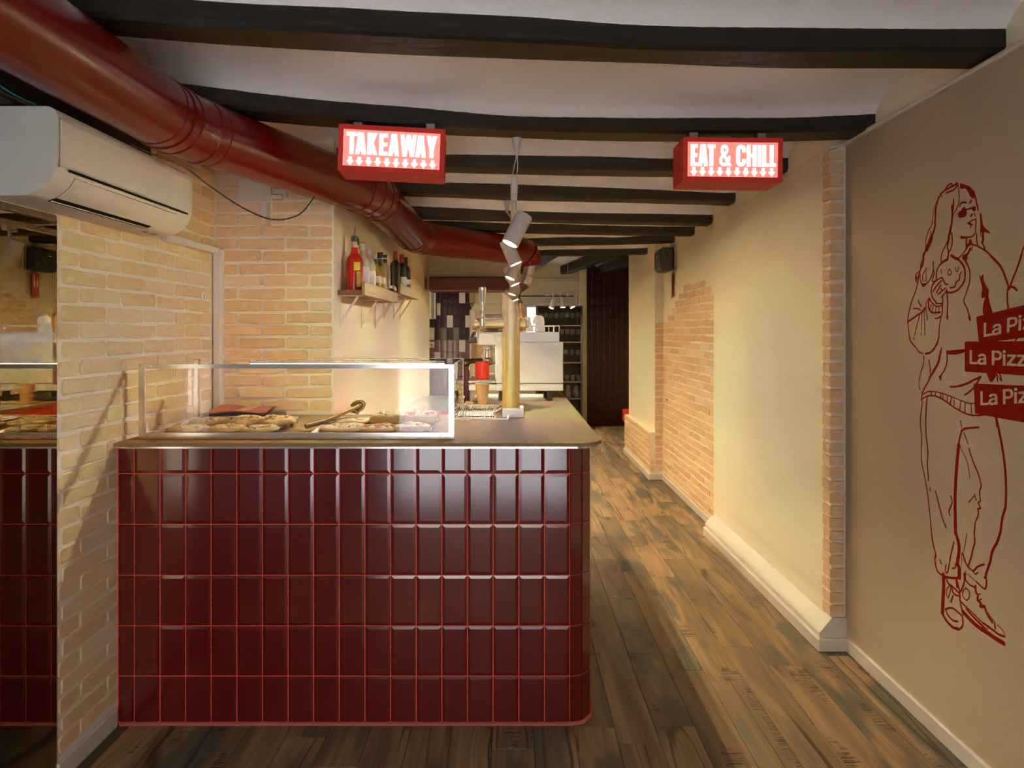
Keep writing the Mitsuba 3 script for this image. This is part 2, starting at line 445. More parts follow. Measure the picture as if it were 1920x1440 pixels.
struct('plinth_right', pl, 'white_trim', 'painted plinth with sloped top along the corridor wall')
bb = cbox(1.497, 1.64, 3.116, 4.925, 0, 0.064, 0.005)
bb.vertices[:, 0] -= 0.021 * (bb.vertices[:, 1] - 3.116) / 1.8 * (bb.vertices[:, 0] < 1.55)
struct('baseboard_right_middle', bb, 'white_trim', 'white baseboard of the corridor wall')
struct('wall_right_recess', box(1.607, 1.95, 4.95, 6.76, 0, 2.9), 'plaster', 'cream wall with bare bricks further down the corridor')
rec = Plane((1.607, 0, 0), (0, -1, 0), (0, 0, 1))
OUT = {5: (5.29, 5.94), 4: (5.14, 6.09), 3: (5.06, 6.24), 2: (4.96, 6.37), 1: (4.96, 6.53)}
for k in range(-24, 6):
    a, b = OUT.get(k, (4.955, 6.74))
    # the bed of mortar around this course, a little proud of the plaster
    part('wall_right_recess', 'mortar_bed', slab(rec, rect(-b - 0.006, -a + 0.004, 1.634 + 0.0655 * k - 0.0328, 1.634 + 0.0655 * k + 0.0328), 0.003, 0.001), 'mortar')
    brick_wall('wall_right_recess', rec, [(1.634 + 0.0655 * k, -(5.293 + (0.141 if k % 2 else 0)))], 0.2825, lambda v: [(-b, -a)], joint=0.013, depth=0.008)
struct('baseboard_right_recess', cbox(1.590, 1.64, 4.93, 6.745, 0, 0.068, 0.005), 'white_trim', 'white baseboard under the bare bricks')
struct('wall_right_step', cat([box(1.519, 1.95, 6.755, 8.25, 0, 2.9), box(1.4665, 1.95, 6.755, 8.25, 0, 0.50)]), 'plaster', 'far corridor wall with a low brick step')
stp = Plane((0, 6.755, 0), (1, 0, 0), (0, 0, 1))
z = 1.628
while z > 0.1:
    part('wall_right_step', 'brick', slab(stp, brick_outline(1.522, 1.600, z - 0.025, z + 0.025), 0.009, 0.002, d0=-0.004), 'brick', uvc=(rng.random() * 0.6, rng.random()))
    if z < 0.22 or 0.46 < z < 0.5:
        part('wall_right_step', 'brick', slab(stp, brick_outline(1.468, 1.512, z - 0.025, z + 0.025), 0.009, 0.002, d0=-0.004), 'brick', uvc=(rng.random() * 0.6, rng.random()))
    z -= 0.0655
low = Plane((1.4665, 0, 0), (0, -1, 0), (0, 0, 1))
brick_wall('wall_right_step', low, [(0.465 - 0.0655 * k, -(6.80 + (0.13 if k % 2 else 0))) for k in range(6)], 0.26, lambda v: [(-8.24, -6.76)], joint=0.012, depth=0.008)
struct('baseboard_right_step', cat([cbox(1.448, 1.48, 6.738, 8.26, 0, 0.068, 0.005), cbox(1.448, 1.62, 6.735, 6.76, 0, 0.068, 0.005)]), 'white_trim', 'white baseboard round the far brick step')
struct('wall_right_far', cat([box(2.25, 2.45, 8.1, 10.8, 0, 2.95), box(1.9, 2.45, 8.05, 8.25, 0, 2.95)]), 'plaster', 'right wall of the far room')

# far end
struct('wall_far', cat([box(-1.7, -0.66, FAR, 10.8, 0, 2.95), box(-0.70, 0.22, FAR, 10.8, 0, 2.95), box(1.03, 2.4, FAR, 10.8, 0, 2.95), box(0.22, 1.03, FAR, 10.8, 2.02, 2.95), box(0.22, 1.03, FAR, 10.8, 0, 1.0)]), 'plaster', 'far wall with the bright window')
w = struct('window_1', cat([box(0.22, 0.27, 10.63, 10.68, 1.0, 2.02), box(0.98, 1.03, 10.63, 10.68, 1.0, 2.02), box(0.22, 1.03, 10.63, 10.68, 1.97, 2.02), box(0.22, 1.03, 10.63, 10.68, 1.0, 1.05), box(0.60, 0.64, 10.63, 10.68, 1.0, 2.02)]), 'white_trim', 'bright window behind the glass cabinet')
for a, b in ((0.27, 0.60), (0.64, 0.98)):
    part(w, 'pane', trimesh.Trimesh([[a, 10.655, 1.05], [b, 10.655, 1.05], [b, 10.655, 1.97], [a, 10.655, 1.97]], [[0, 1, 2], [0, 2, 3]], process=False), 'glass_sheet')
struct('trim_3', cat([cbox(0.05, 1.10, 10.56, 10.6, 2.02, 2.14, 0.004), cbox(0.05, 1.02, 10.545, 10.6, 2.16, 2.18, 0.004), cbox(0.05, 1.04, 10.53, 10.6, 2.40, 2.44, 0.004)]), 'white_trim', 'cream mouldings above the far window')
struct('trim_4', box(0.05, 1.03, 10.575, 10.6, 2.142, 2.158), 'cabinet_dark', 'dark gap above the far window')
# far tiled walls: left of the window, right of the cabinet
far = Plane((0, FAR - 0.004, 0), (1, 0, 0), (0, 0, 1))
struct('wall_far_tiled_left', box(-1.42, -0.695, FAR - 0.004, FAR, 0.0, 2.3), 'pink_grout', 'maroon tiled kitchen wall with scattered white tiles')
WHITE = {(5, 0), (1, 1), (3, 2), (0, 3), (5, 4), (1, 5), (6, 2)}
GREY = {(2, 3), (4, 3)}
for c in range(7):
    for r in range(-6, 10):
        u0, v1 = -1.369 + 0.1022 * c, 2.236 - 0.2018 * (r + 0.0)
        if r < 0:
            continue
        m = slab(far, rect(max(u0 + 0.001, -1.415), u0 + 0.1012, v1 - 0.2008, v1 - 0.001), 0.006, 0.006, edge=0.004)
        part('wall_far_tiled_left', 'tile', m, 'white_tile' if (c, r) in WHITE else 'grey_tile' if (c, r) in GREY else 'maroon_tile' if r > 3 else 'dark_maroon_tile')
struct('wall_far_tiled_right', box(1.23, 2.10, FAR - 0.004, FAR, 0, 2.75), 'dark_grout', 'dark maroon tiled wall at the end of the corridor')
for c in range(9):
    for r in range(14):
        u0, v0 = 1.232 + 0.1020 * c, 0.0 + 0.2018 * r
        m = slab(far, rect(u0 + 0.001, u0 + 0.101, v0 + 0.001, min(v0 + 0.2008, 2.74)), 0.0065, 0.012, edge=0.004)
        part('wall_far_tiled_right', 'tile', m, 'dark_maroon_tile')
struct('trim_5', cat([cbox(1.118, 1.226, 10.44, 10.6, 0, 2.62, 0.004)]), 'plaster', 'cream post beside the tiled end wall')
struct('trim_6', cat([cbox(1.218, 1.236, 10.42, 10.6, 0, 2.60, 0.003)]), 'brass', 'thin metal edge strip of the tiled end wall')
struct('wall_kitchen_left', box(-1.7, -1.42, 7.2, 10.8, 0, 2.95), 'plaster', 'left wall of the kitchen')
struct('lintel', cat([box(-1.45, 0.06, 7.30, 7.55, 2.185, 2.9), cbox(-0.94, 0.06, 7.28, 7.32, 2.185, 2.25, 0.004)]), 'plaster', 'cream lintel above the kitchen opening')

# ceiling: shallow vaults between the beams
BEAMS = [tuple(b_) + (0.0,) * (4 - len(b_)) for b_ in [(-0.85, 0.09, 2.50), (-0.12, 0.09, 2.50), (0.61, 0.09, 2.50), (1.38, 0.09, 2.50), (2.145, 0.098, 2.50, -0.032), (2.972, 0.138, 2.48, -0.078), (3.631, 0.09, 2.47, -0.03), (4.34, 0.15, 2.467, -0.012), (4.96, 0.16, 2.422, -0.02), (5.48, 0.12, 2.412), (6.62, -0.17, 2.447), (7.46, -0.18, 2.432)]]
ceil = []
for (c0, s0, z0, q0), (c1, s1, z1, q1) in zip(BEAMS[:-1], BEAMS[1:]):
    def vault(u, v, c0=c0, s0=s0, z0=z0, c1=c1, s1=s1, z1=z1, q0=q0, q1=q1):
        x = -1.75 + 3.7 * u
        y0, y1 = c0 + s0 * x + q0 * x * x, c1 + s1 * x + q1 * x * x
        y = y0 * (1 - v) + y1 * v
        gap = min(1.0, (c1 - c0) / 0.75)
        t = np.clip(((y - y0) - 0.07) / np.maximum(y1 - y0 - 0.14, 0.05), 0, 1)
        zz = (z0 + 0.052) * (1 - v) + (z1 + 0.052) * v + 0.115 * gap * np.sqrt(np.maximum(0, 1 - (2 * t - 1) ** 2))
        zz = zz + 0.004 * (meshkit.noise(np.stack([x * 2.2, y * 2.2, 0 * x], -1), 3) - 0.5)
        return np.stack([x, y, zz], -1)
    ceil.append(grid(vault, 24, 36))
FB = [(-0.62, -0.10), (0.475, -0.115), (1.235, -0.17), (1.70, -0.10), (2.60, -0.1)]


def fx(i, y):
    return FB[i][0] + FB[i][1] * (y - 8.4)


for i in range(4):
    def vault2(u, v, i=i):
        y = 7.20 + 3.6 * u
        x = fx(i, y) * (1 - v) + fx(i + 1, y) * v
        return np.stack([x, y, 2.575 + 0.14 * np.sqrt(np.maximum(0, 1 - (2 * v - 1) ** 2 * 0.97)) - 0.02], -1)
    ceil.append(grid(vault2, 8, 16))
ceil.append(box(-1.75, -0.4, 7.3, 10.8, 2.62, 2.7))
ceil.append(box(-1.75, 2.5, 7.25, 7.30, 2.50, 3.0))
struct('ceiling', cat(ceil), 'ceiling_paint', 'white ceiling vaulted between dark beams', smooth=40)
struct('roof', box(-2, 2.6, -0.95, 10.9, 2.96, 3.05), 'facade', 'slab above the ceiling')

BL = [None, None, None, 'dark painted ceiling beam just above the camera', 'dark ceiling beam nearest the camera, above the two red signs', 'dark ceiling beam that both red light box signs hang under',
      'dark ceiling beam directly behind the two red signs', 'dark ceiling beam second behind the red signs, ending on the corridor wall', 'dark ceiling beam third behind the red signs, ending above the bare bricks',
      'dark ceiling beam fourth behind the red signs', 'dark ceiling beam just in front of the black speaker', 'dark ceiling beam furthest back, under the white double moulding']
for i, (c0, s0, z0, q_) in enumerate(BEAMS):
    if i < 4:
        continue
    n, w2, h = 44, 0.075, 0.125
    sec = np.array([(-w2, 0.012), (-w2 + 0.012, 0), (w2 - 0.012, 0), (w2, 0.012), (w2, h), (-w2, h)])
    rings = []
    for x in np.linspace(-1.62, 1.66 if i < 6 else 1.60 if i < 9 else 1.63, n):
        k = np.stack([np.full(6, x * 2.2), np.arange(6) * 7.3 + i, np.full(6, i * 3.7)], 1)
        jit = (meshkit.noise(k, 1) - 0.5) * 0.016
        jz = (meshkit.noise(k + 50, 2) - 0.5) * 0.014
        rings.append(np.stack([np.full(6, x), c0 + s0 * x + q_ * x * x + sec[:, 0] + jit, z0 + sec[:, 1] + jz], 1))
    single('ceiling_beam', rings_mesh(rings), 'beam_wood', BL[i], 'beam', smooth=25)
for i, lab in ((1, 'short dark beam shining beside the silver pipe in the far room'), (2, 'short dark beam slanting to the corner of the maroon tiled wall'), (3, 'short dark beam crossing the top of the maroon tiled wall')):
    y0, y1 = 7.42, 10.45
    rings = []
    for y in np.linspace(y0, y1, 14):
        jit = rng.uniform(-0.004, 0.004, (6, 2))
        sec = np.array([(-0.08, 0.01), (-0.068, 0), (0.068, 0), (0.08, 0.01), (0.08, 0.13), (-0.08, 0.13)]) + jit
        rings.append(np.stack([fx(i, y) + sec[:, 0], np.full(6, y), 2.50 + sec[:, 1]], 1))
    single('ceiling_beam', rings_mesh(rings), 'beam_wood', lab, 'beam', smooth=25)
single('ceiling_moulding', cat([cbox(0.05, 1.56, 7.10, 7.14, 2.565, 2.58, 0.003), cbox(0.05, 1.56, 7.08, 7.12, 2.545, 2.56, 0.003)]), 'white_trim', 'thin double white moulding above the furthest long ceiling beam', 'moulding')

# ------------------------------------------------------------------ bar counter
FY = 2.540
cn = thing('bar_counter', 'front counter of glossy maroon tiles with red grout below the glass case', 'counter')
outline = [(-1.565, FY + 0.0062), (0.2348, FY + 0.0062), (0.281, FY + 0.022), (0.3135, FY + 0.062), (0.3225, FY + 0.115), (0.3225, 4.75), (0.29, 4.75), (0.29, 4.05), (-0.275, 4.05), (-0.275, 3.37), (-1.565, 3.37)]
part(cn, 'body', extrude(Polygon(outline), 'z', 0, 1.104), 'red_grout', 'red grout between the tiles')
rows = [(0.012, 0.1928), (0.1928, 0.3923), (0.3923, 0.5937), (0.5937, 0.797), (0.797, 0.998), (0.998, 1.103)]
front = Plane((0, FY + 0.0085, 0), (1, 0, 0), (0, 0, 1))
G = 0.0016
for v0, v1 in rows:
    for k in range(18):
        u1 = 0.2348 - 0.1019 * k
        u0 = u1 - 0.1019
        if u0 < -1.56:
            u0 = -1.562
        m = slab(front, rect(u0 + G, u1 - G, v0 + G, v1 - G), 0.0056, 0.0115, edge=0.0038)
        # each tile is set a hair out of true, and a cut edge keeps no bevel
        e, g2 = rng.uniform(-0.0009, 0.0009, 2)
        m.vertices[:, 1] += (m.vertices[:, 0] - (u0 + u1) / 2) * e * 8 + (m.vertices[:, 2] - (v0 + v1) / 2) * g2 * 3
        if v0 == 0.998:
            t = m.vertices[:, 2] > 1.08
            m.vertices[t, 2] = 1.102
        if v0 == 0.012:
            t = m.vertices[:, 2] < 0.03
            m.vertices[t, 2] = 0.0135
        part(cn, 'tile', m, 'maroon_tile', smooth=False)
corner = [(0.2348, FY + 0.001), (0.284, FY + 0.016), (0.3185, FY + 0.058), (0.3290, FY + 0.110)]
for a, b in zip(corner[:-1], corner[1:]):
    a, b = np.array(a), np.array(b)
    L = np.linalg.norm(b - a)
    pl_ = Plane((a[0], a[1], 0), ((b - a)[0] / L, (b - a)[1] / L, 0), (0, 0, 1))
    for v0, v1 in rows:
        part(cn, 'tile', slab(pl_, rect(G, L - G, v0 + G, v1 - G), 0.004, 0.002, d0=-0.003), 'maroon_tile', smooth=False)
sidep = Plane((0.3225, 0, 0), (0, 1, 0), (0, 0, 1))
for k in range(20):
    for v0, v1 in rows:
        y0 = FY + 0.112 + 0.1019 * k
        if y0 < 4.7:
            part(cn, 'tile', slab(sidep, rect(y0 + G, y0 + 0.1019 - G, v0 + G, v1 - G), 0.0085, 0.0115, edge=0.0035), 'maroon_tile', smooth=False)
bead = [(-1.55, FY - 0.001), (-0.6, FY - 0.001), (0.2348, FY - 0.001), (0.287, FY + 0.013), (0.322, FY + 0.056), (0.333, FY + 0.112), (0.334, 3.0), (0.334, 4.7)]
part(cn, 'base_caulk', sweep([(x, y, 0.005) for x, y in bead], 0.0085, 8), 'pink_grout', 'uneven reddish sealant along the floor')
arc = lambda cx, cy, r, a0, a1, n=10: [(cx + r * math.cos(math.radians(t)), cy + r * math.sin(math.radians(t))) for t in np.linspace(a0, a1, n)]
top = [(-1.563, 2.513)] + arc(0.262, 2.618, 0.105, -90, 0) + [(0.367, 4.85), (0.29, 4.85), (0.29, 4.05), (-0.285, 4.05), (-0.285, 3.385), (-1.563, 3.385)]
tp = Polygon(top)
wt = thing('worktop', 'tan worktop with rounded corner on top of the maroon tiled counter', 'worktop')
mt = extrude(tp, 'z', 1.109, 1.124)
part(wt, 'slab', mt, 'worktop')
ed = LineString(top[:-4]).buffer(0.0018, cap_style=2)
part(wt, 'edge_strip', extrude(LineString(top[0:12]).buffer(0.0022, cap_style=2), 'z', 1.1035, 1.1105), 'polished_steel', 'bright metal strip under the front edge')
part(wt, 'underside', extrude(tp.buffer(-0.012), 'z', 1.1005, 1.1092), 'dark_steel')

# ------------------------------------------------------------------ mirror, air conditioner, duct
mr = thing('wall_mirror', 'tall frameless mirror on the left wall, reflecting the counter', 'mirror')
part(mr, 'glass', box(-1.5655, -1.5605, 1.93, 2.200, 0.0, 1.962), 'mirror', smooth=False)

ac = thing('air_conditioner', 'white wall-mounted air conditioner under the red duct', 'air conditioner')
AY0, AY1 = 1.900, 2.704
AX, AZ, AR = -1.465, 2.085, 0.120
polar = lambda r, t: (AX + r * math.cos(math.radians(t)), AZ + r * math.sin(math.radians(t)))
band = lambda r0, r1, t0, t1, n=12: [polar(r1, t) for t in np.linspace(t0, t1, n)] + [polar(r0, t) for t in np.linspace(t1, t0, n)]
prof = [(-1.563, 2.232)] + arc(-1.380, 2.197, 0.035, 90, 0, 7) + [(-1.345, 2.14)] + [polar(AR, t) for t in np.linspace(-1, -78, 14)] + [(-1.47, 1.9665), (-1.563, 1.9655)]
body = extrude(Polygon(prof), 'y', AY0, AY1)
part(ac, 'body', body, 'white_plastic', smooth=40)
part(ac, 'front_panel', cbox(-1.350, -1.3415, AY0 + 0.010, AY1 - 0.004, 2.058, 2.198, 0.004), 'white_plastic')
part(ac, 'panel_seam', cbox(-1.3475, -1.3435, AY0 + 0.005, AY0 + 0.0085, 2.052, 2.20, 0.0005), 'dark_steel')
part(ac, 'panel_gap', cbox(-1.349, -1.3425, AY0 + 0.05, AY1 - 0.04, 2.0485, 2.0555, 0.001), 'slot_black', 'dark gap under the front panel')
part(ac, 'louver_gap', extrude(Polygon(band(AR - 0.004, AR + 0.0006, -22.5, -63)), 'y', AY0 + 0.085, AY1 - 0.115), 'dark_steel', 'thin dark gap around the louver', smooth=40)
part(ac, 'louver', extrude(Polygon(band(AR - 0.004, AR + 0.0022, -24, -63)), 'y', AY0 + 0.0885, AY1 - 0.1175), 'white_plastic', smooth=40)
part(ac, 'outlet_slot', extrude(Polygon(band(AR - 0.012, AR + 0.0012, -64, -77)), 'y', AY0 + 0.085, AY1 - 0.19), 'slot_black', 'dark air outlet slot', smooth=40)
part(ac, 'vane', cyl((*[polar(AR + 0.001, -73)[0]], AY0 + 0.09, polar(AR + 0.001, -73)[1]), (polar(AR + 0.001, -73)[0], AY1 - 0.20, polar(AR + 0.001, -73)[1]), 0.0025, n=8), 'white_plastic')
part(ac, 'receiver_window', cbox(-1.485, -1.468, AY1 - 0.13, AY1 - 0.05, 1.963, 1.968, 0.001), 'dark_steel')

R = 0.125
du = thing('exhaust_duct', 'big glossy red round duct running under the ceiling beams above the counter', 'duct')
P1, P2, P3, P4, P5 = (-1.285, 0.9, 2.363), (-1.262, 2.42, 2.350), (-0.775, 3.58, 2.335), (-0.735, 4.95, 2.290), (0.125, 5.75, 2.282)


def straight(a, b, r=R, name='pipe'):
    part(du, name, cyl(a, b, r, n=48), 'red_duct', smooth=40)


def elbow(a, c, b, trim, r=R, n=4):
    """Segmented bend from the straight a-c to the straight c-b: lobster-back pieces with raised seams."""
    a, b, c = (np.array(x, float) for x in (a, b, c))
    d0, d1 = (a - c) / np.linalg.norm(a - c), (b - c) / np.linalg.norm(b - c)
    p0, p1 = c + d0 * trim, c + d1 * trim
    t = np.linspace(0, 1, n)[:, None]
    q = (1 - t) ** 2 * p0 + 2 * t * (1 - t) * c + t ** 2 * p1
    for i in range(n - 1):
        part(du, 'elbow_segment', sweep(np.vstack([q[i], (q[i] + q[i + 1]) / 2, q[i + 1]]), r + 0.001, 48), 'red_duct', smooth=30)
    return p0, p1, q


def clamp(p, d, w=0.012, r=R + 0.005, name='clamp_ring'):
    d = np.array(d, float) / np.linalg.norm(d)
    p = np.array(p, float)
    part(du, name, rings_mesh([p + x * d + rr * (np.cos(th)[:, None] * A + np.sin(th)[:, None] * B) for A, B in [frame_of(d)[1:]] for th in [np.arange(48) * math.pi / 24]
                               for x, rr in ((-w, r - 0.004), (-w * 0.6, r), (w * 0.6, r), (w, r - 0.004))]), 'red_duct', smooth=40)


v = lambda a, b: np.array(b, float) - np.array(a, float)
e2a, e2b, q2 = elbow(P1, P2, P3, 0.10)
e3a, e3b, q3 = elbow(P2, P3, P4, 0.14)
e4a, e4b, q4 = elbow(P3, P4, P5, 0.17)
straight(P1, e2a)
straight(e2b, e3a)
straight(e3b, e4a)
for p, d in ((e2a, v(P1, P2)), (e2b, v(P2, P3)), (q2[1], q2[2] - q2[0]), (e3a, v(P2, P3)), (e3b, v(P3, P4)), (q3[1], q3[2] - q3[0]), (q3[2], q3[3] - q3[1]), (e4a, v(P3, P4)), (e4b, v(P4, P5)), (q4[1], q4[2] - q4[0]), (q4[2], q4[3] - q4[1])):
    clamp(p, d, 0.009)
clamp(np.array(e2a) - np.array([0, 0.055, 0]), v(P1, P2), 0.004, R + 0.002)
clamp(np.array(e2b) + 0.05 * v(P2, P3) / np.linalg.norm(v(P2, P3)), v(P2, P3), 0.004, R + 0.002)
clamp((-1.278, 1.42, 2.364), (0, 1, 0), 0.03, R + 0.004)
for ph in np.linspace(-0.5, 0.7, 4):
    pass
P5b, P6 = np.array(P5) + [0.055, 0.05, -0.125], np.array([0.155, 6.34, 2.17])
bend = spline([e4b + 0.0 * np.ones(3), np.array(P5) * 0.9 + np.array(e4b) * 0.1, np.array(P5) + [0.05, 0.05, -0.035], P5b + [0.0, 0.0, -0.02]], 5)
straight(e4b, np.array(P5) - 0.06 * v(P4, P5) / np.linalg.norm(v(P4, P5)))
bb_ = spline([np.array(P5) - 0.07 * v(P4, P5) / np.linalg.norm(v(P4, P5)), np.array(P5) + [0.0, 0.0, -0.006], np.array(P5) + [0.045, 0.045, -0.05], np.array(P5) + [0.052, 0.052, -0.115]], 4)
part(du, 'elbow_segment', sweep(bb_, np.linspace(R + 0.001, 0.092, len(bb_)), 40), 'red_duct', smooth=30)
clamp(bb_[5], bb_[6] - bb_[4], 0.008, 0.124)
clamp(bb_[-1], (0.1, 0.1, -1), 0.008, 0.094)
fp = thing('flue_pipe', 'short silver pipe hanging from the far end of the red duct', 'pipe')
E5 = np.array(P5)
pp = spline([E5 + [0.050, 0.050, -0.105], E5 + [0.034, 0.050, -0.185], E5 + [0.012, 0.050, -0.255], E5 + [-0.003, 0.050, -0.288]], 5)
part(fp, 'tube', sweep(pp, 0.051, 28), 'steel', smooth=40)
part(fp, 'collar', cyl(pp[6], pp[7], 0.055, n=28), 'dark_steel')
part(fp, 'end_cap', sweep([pp[-1], pp[-1] + [-0.006, 0, -0.028], pp[-1] + [-0.028, 0, -0.068]], [0.052, 0.041, 0.011], 20), 'dark_red_paint')
single('black_cable', sweep(spline([pp[-1] + [-0.028, 0, -0.066], pp[-1] + [-0.045, 0, -0.11], pp[-1] + [-0.047, 0, -0.165], pp[-1] + [-0.045, 0, -0.235]], 6), 0.0065, 8), 'black_plastic', 'thin black cable hanging below the silver pipe', 'cable')
single('hanging_cable', sweep(spline([(-1.40, 2.35, 2.250), (-1.366, 2.52, 2.243), (-1.345, 2.66, 2.238), (-1.305, 2.80, 2.19), (-1.205, 2.90, 2.118), (-1.10, 2.97, 2.082), (-1.00, 3.02, 2.115), (-0.935, 3.05, 2.205)], 8), 0.0035, 8), 'black_plastic', 'thin black cable sagging from the air conditioner to the red duct', 'cable')
single('wall_timber', cbox(-1.565, -1.470, 0.3, 2.62, 2.236, 2.50, 0.006), 'beam_wood', 'dark timber along the left wall behind the red duct, above the air conditioner', 'beam')
single('blue_cable', sweep(spline([(-1.463, 1.80, 2.272), (-1.455, 1.88, 2.256), (-1.463, 1.97, 2.262)], 5), 0.0022, 8), 'blue_cable', 'thin blue cable lying on the air conditioner', 'cable')

tr = thing('cable_trunking', 'white square trunking running below the air conditioner and down the corner', 'trunking')
part(tr, 'horizontal_duct', cbox(-1.565, -1.530, 2.86, 3.385, 1.968, 2.002, 0.004), 'lamp_white')
part(tr, 'vertical_duct', cbox(-1.563, -1.516, 3.350, 3.388, 1.124, 1.995, 0.004), 'lamp_white')
part(tr, 'cover', cbox(-1.556, -1.522, 3.346, 3.352, 1.13, 1.955, 0.002), 'lamp_white')
hk = thing('wall_hook', 'small oval white plate with a slot on the painted brick wall', 'wall plate')
part(hk, 'plate', lathe([(0.0, 0), (0.022, 0), (0.022, 0.004), (0.018, 0.006), (0.0, 0.006)]).apply_transform(trimesh.transformations.rotation_matrix(math.pi / 2, [0, 1, 0])).apply_translation((-1.562, 3.245, 1.742)), 'white_trim')
part(hk, 'slot', cbox(-1.557, -1.555, 3.242, 3.248, 1.73, 1.752, 0.0005), 'slot_black')
jb = thing('junction_box', 'large flat white junction box high on the back brick wall', 'junction box')
part(jb, 'cover', cbox(-1.437, -1.262, 3.368, 3.392, 2.243, 2.37, 0.004), 'white_trim')
sb = thing('socket_box', 'small white socket box beside the junction box on the brick wall', 'socket')
part(sb, 'base', cbox(-1.258, -1.180, 3.366, 3.392, 2.268, 2.345, 0.004), 'white_trim')
part(sb, 'slot', cbox(-1.246, -1.212, 3.363, 3.368, 2.312, 2.336, 0.001), 'dark_steel', 'grey socket opening')
part(sb, 'plug', cbox(-1.256, -1.20, 3.355, 3.370, 2.262, 2.285, 0.005), 'white_plastic')
tl = thing('cable_clip', 'short white cable channel below the junction box on the brick wall', 'cable channel')
part(tl, 'channel', cbox(-1.318, -1.292, 3.377, 3.394, 2.15, 2.245, 0.003), 'white_trim')
part(tl, 'cover', cbox(-1.272, -1.262, 3.379, 3.394, 2.12, 2.24, 0.002), 'white_trim')

# ------------------------------------------------------------------ light box signs


def glyph(ch, w, h, t):
    """A condensed bold capital as a shapely outline, w wide and h high, drawn with strokes t thick."""
    e, q = t / 2, t * 0.92
    ln = lambda *p, tt=t, cap=2: LineString(p).buffer(tt / 2, cap_style=cap, join_style=2, mitre_limit=2.5)
    clip = sbox(0, 0, w, h)
    if ch == 'T':
        g = [ln((0, h - q / 2), (w, h - q / 2), tt=q), ln((w / 2, 0), (w / 2, h))]
    elif ch == 'A':
        g = [ln((e * 0.9, -e), (w / 2 - e * 0.25, h + e * 0.2)), ln((w - e * 0.9, -e), (w / 2 + e * 0.25, h + e * 0.2)), ln((w * 0.28, h * 0.24), (w * 0.72, h * 0.24), tt=q * 0.85)]
    elif ch == 'K':
        g = [ln((e, 0), (e, h)), ln((e, h * 0.36), (w - e * 0.8, h + e)), ln((w * 0.40, h * 0.55), (w - e * 0.8, -e))]
    elif ch == 'E':
        g = [ln((e, 0), (e, h))] + [ln((0, y), (x, y), tt=q) for y, x in ((q / 2, w), (h * 0.5, w * 0.92), (h - q / 2, w))]
    elif ch == 'W':
        g = [ln((e * 0.9, h + e), (w * 0.28, 0), tt=t * 0.95), ln((w * 0.28, 0), (w * 0.5, h * 1.04), tt=t * 0.9), ln((w * 0.5, h * 1.04), (w * 0.72, 0), tt=t * 0.9), ln((w * 0.72, 0), (w - e * 0.9, h + e), tt=t * 0.95)]
    elif ch == 'Y':
        g = [ln((e * 0.9, h + e), (w / 2, h * 0.36)), ln((w - e * 0.9, h + e), (w / 2, h * 0.36)), ln((w / 2, 0), (w / 2, h * 0.44))]
    elif ch == 'H':
        g = [ln((e, 0), (e, h)), ln((w - e, 0), (w - e, h)), ln((e, h / 2), (w - e, h / 2), tt=q)]
    elif ch == 'I':
        g = [ln((w / 2, 0), (w / 2, h))]
    elif ch == 'L':
        g = [ln((e, 0), (e, h)), ln((0, q / 2), (w, q / 2), tt=q)]
    elif ch == 'C':
        r = w / 2 - e
        g = [LineString([(w - e, h * 0.66), (w - e, h - e - r)] + arc(w / 2, h - e - r, r, 0, 180) + arc(w / 2, e + r, r, 180, 360) + [(w - e, h * 0.34)]).buffer(e, cap_style=2)]
    else:
        r = w * 0.29
        g = [LineString([(w * 0.72, h * 0.66)] + arc(w * 0.46, h - e - r, r * 0.9, -10, 215, 12) + [(w * 0.34, h * 0.56), (w * 0.55, h * 0.53)]).buffer(e * 0.95, cap_style=2),
             LineString([(w * 0.55, h * 0.53)] + arc(w * 0.44, e + h * 0.21, h * 0.215, 100, 265, 12) + [(w * 0.60, e), (w * 0.76, h * 0.20), (w * 0.78, h * 0.62)]).buffer(e * 0.95, cap_style=2), ln((w * 0.5, h * 0.48), (w, h * 0.48), tt=q * 0.8)]
    return unary_union(g).intersection(clip)


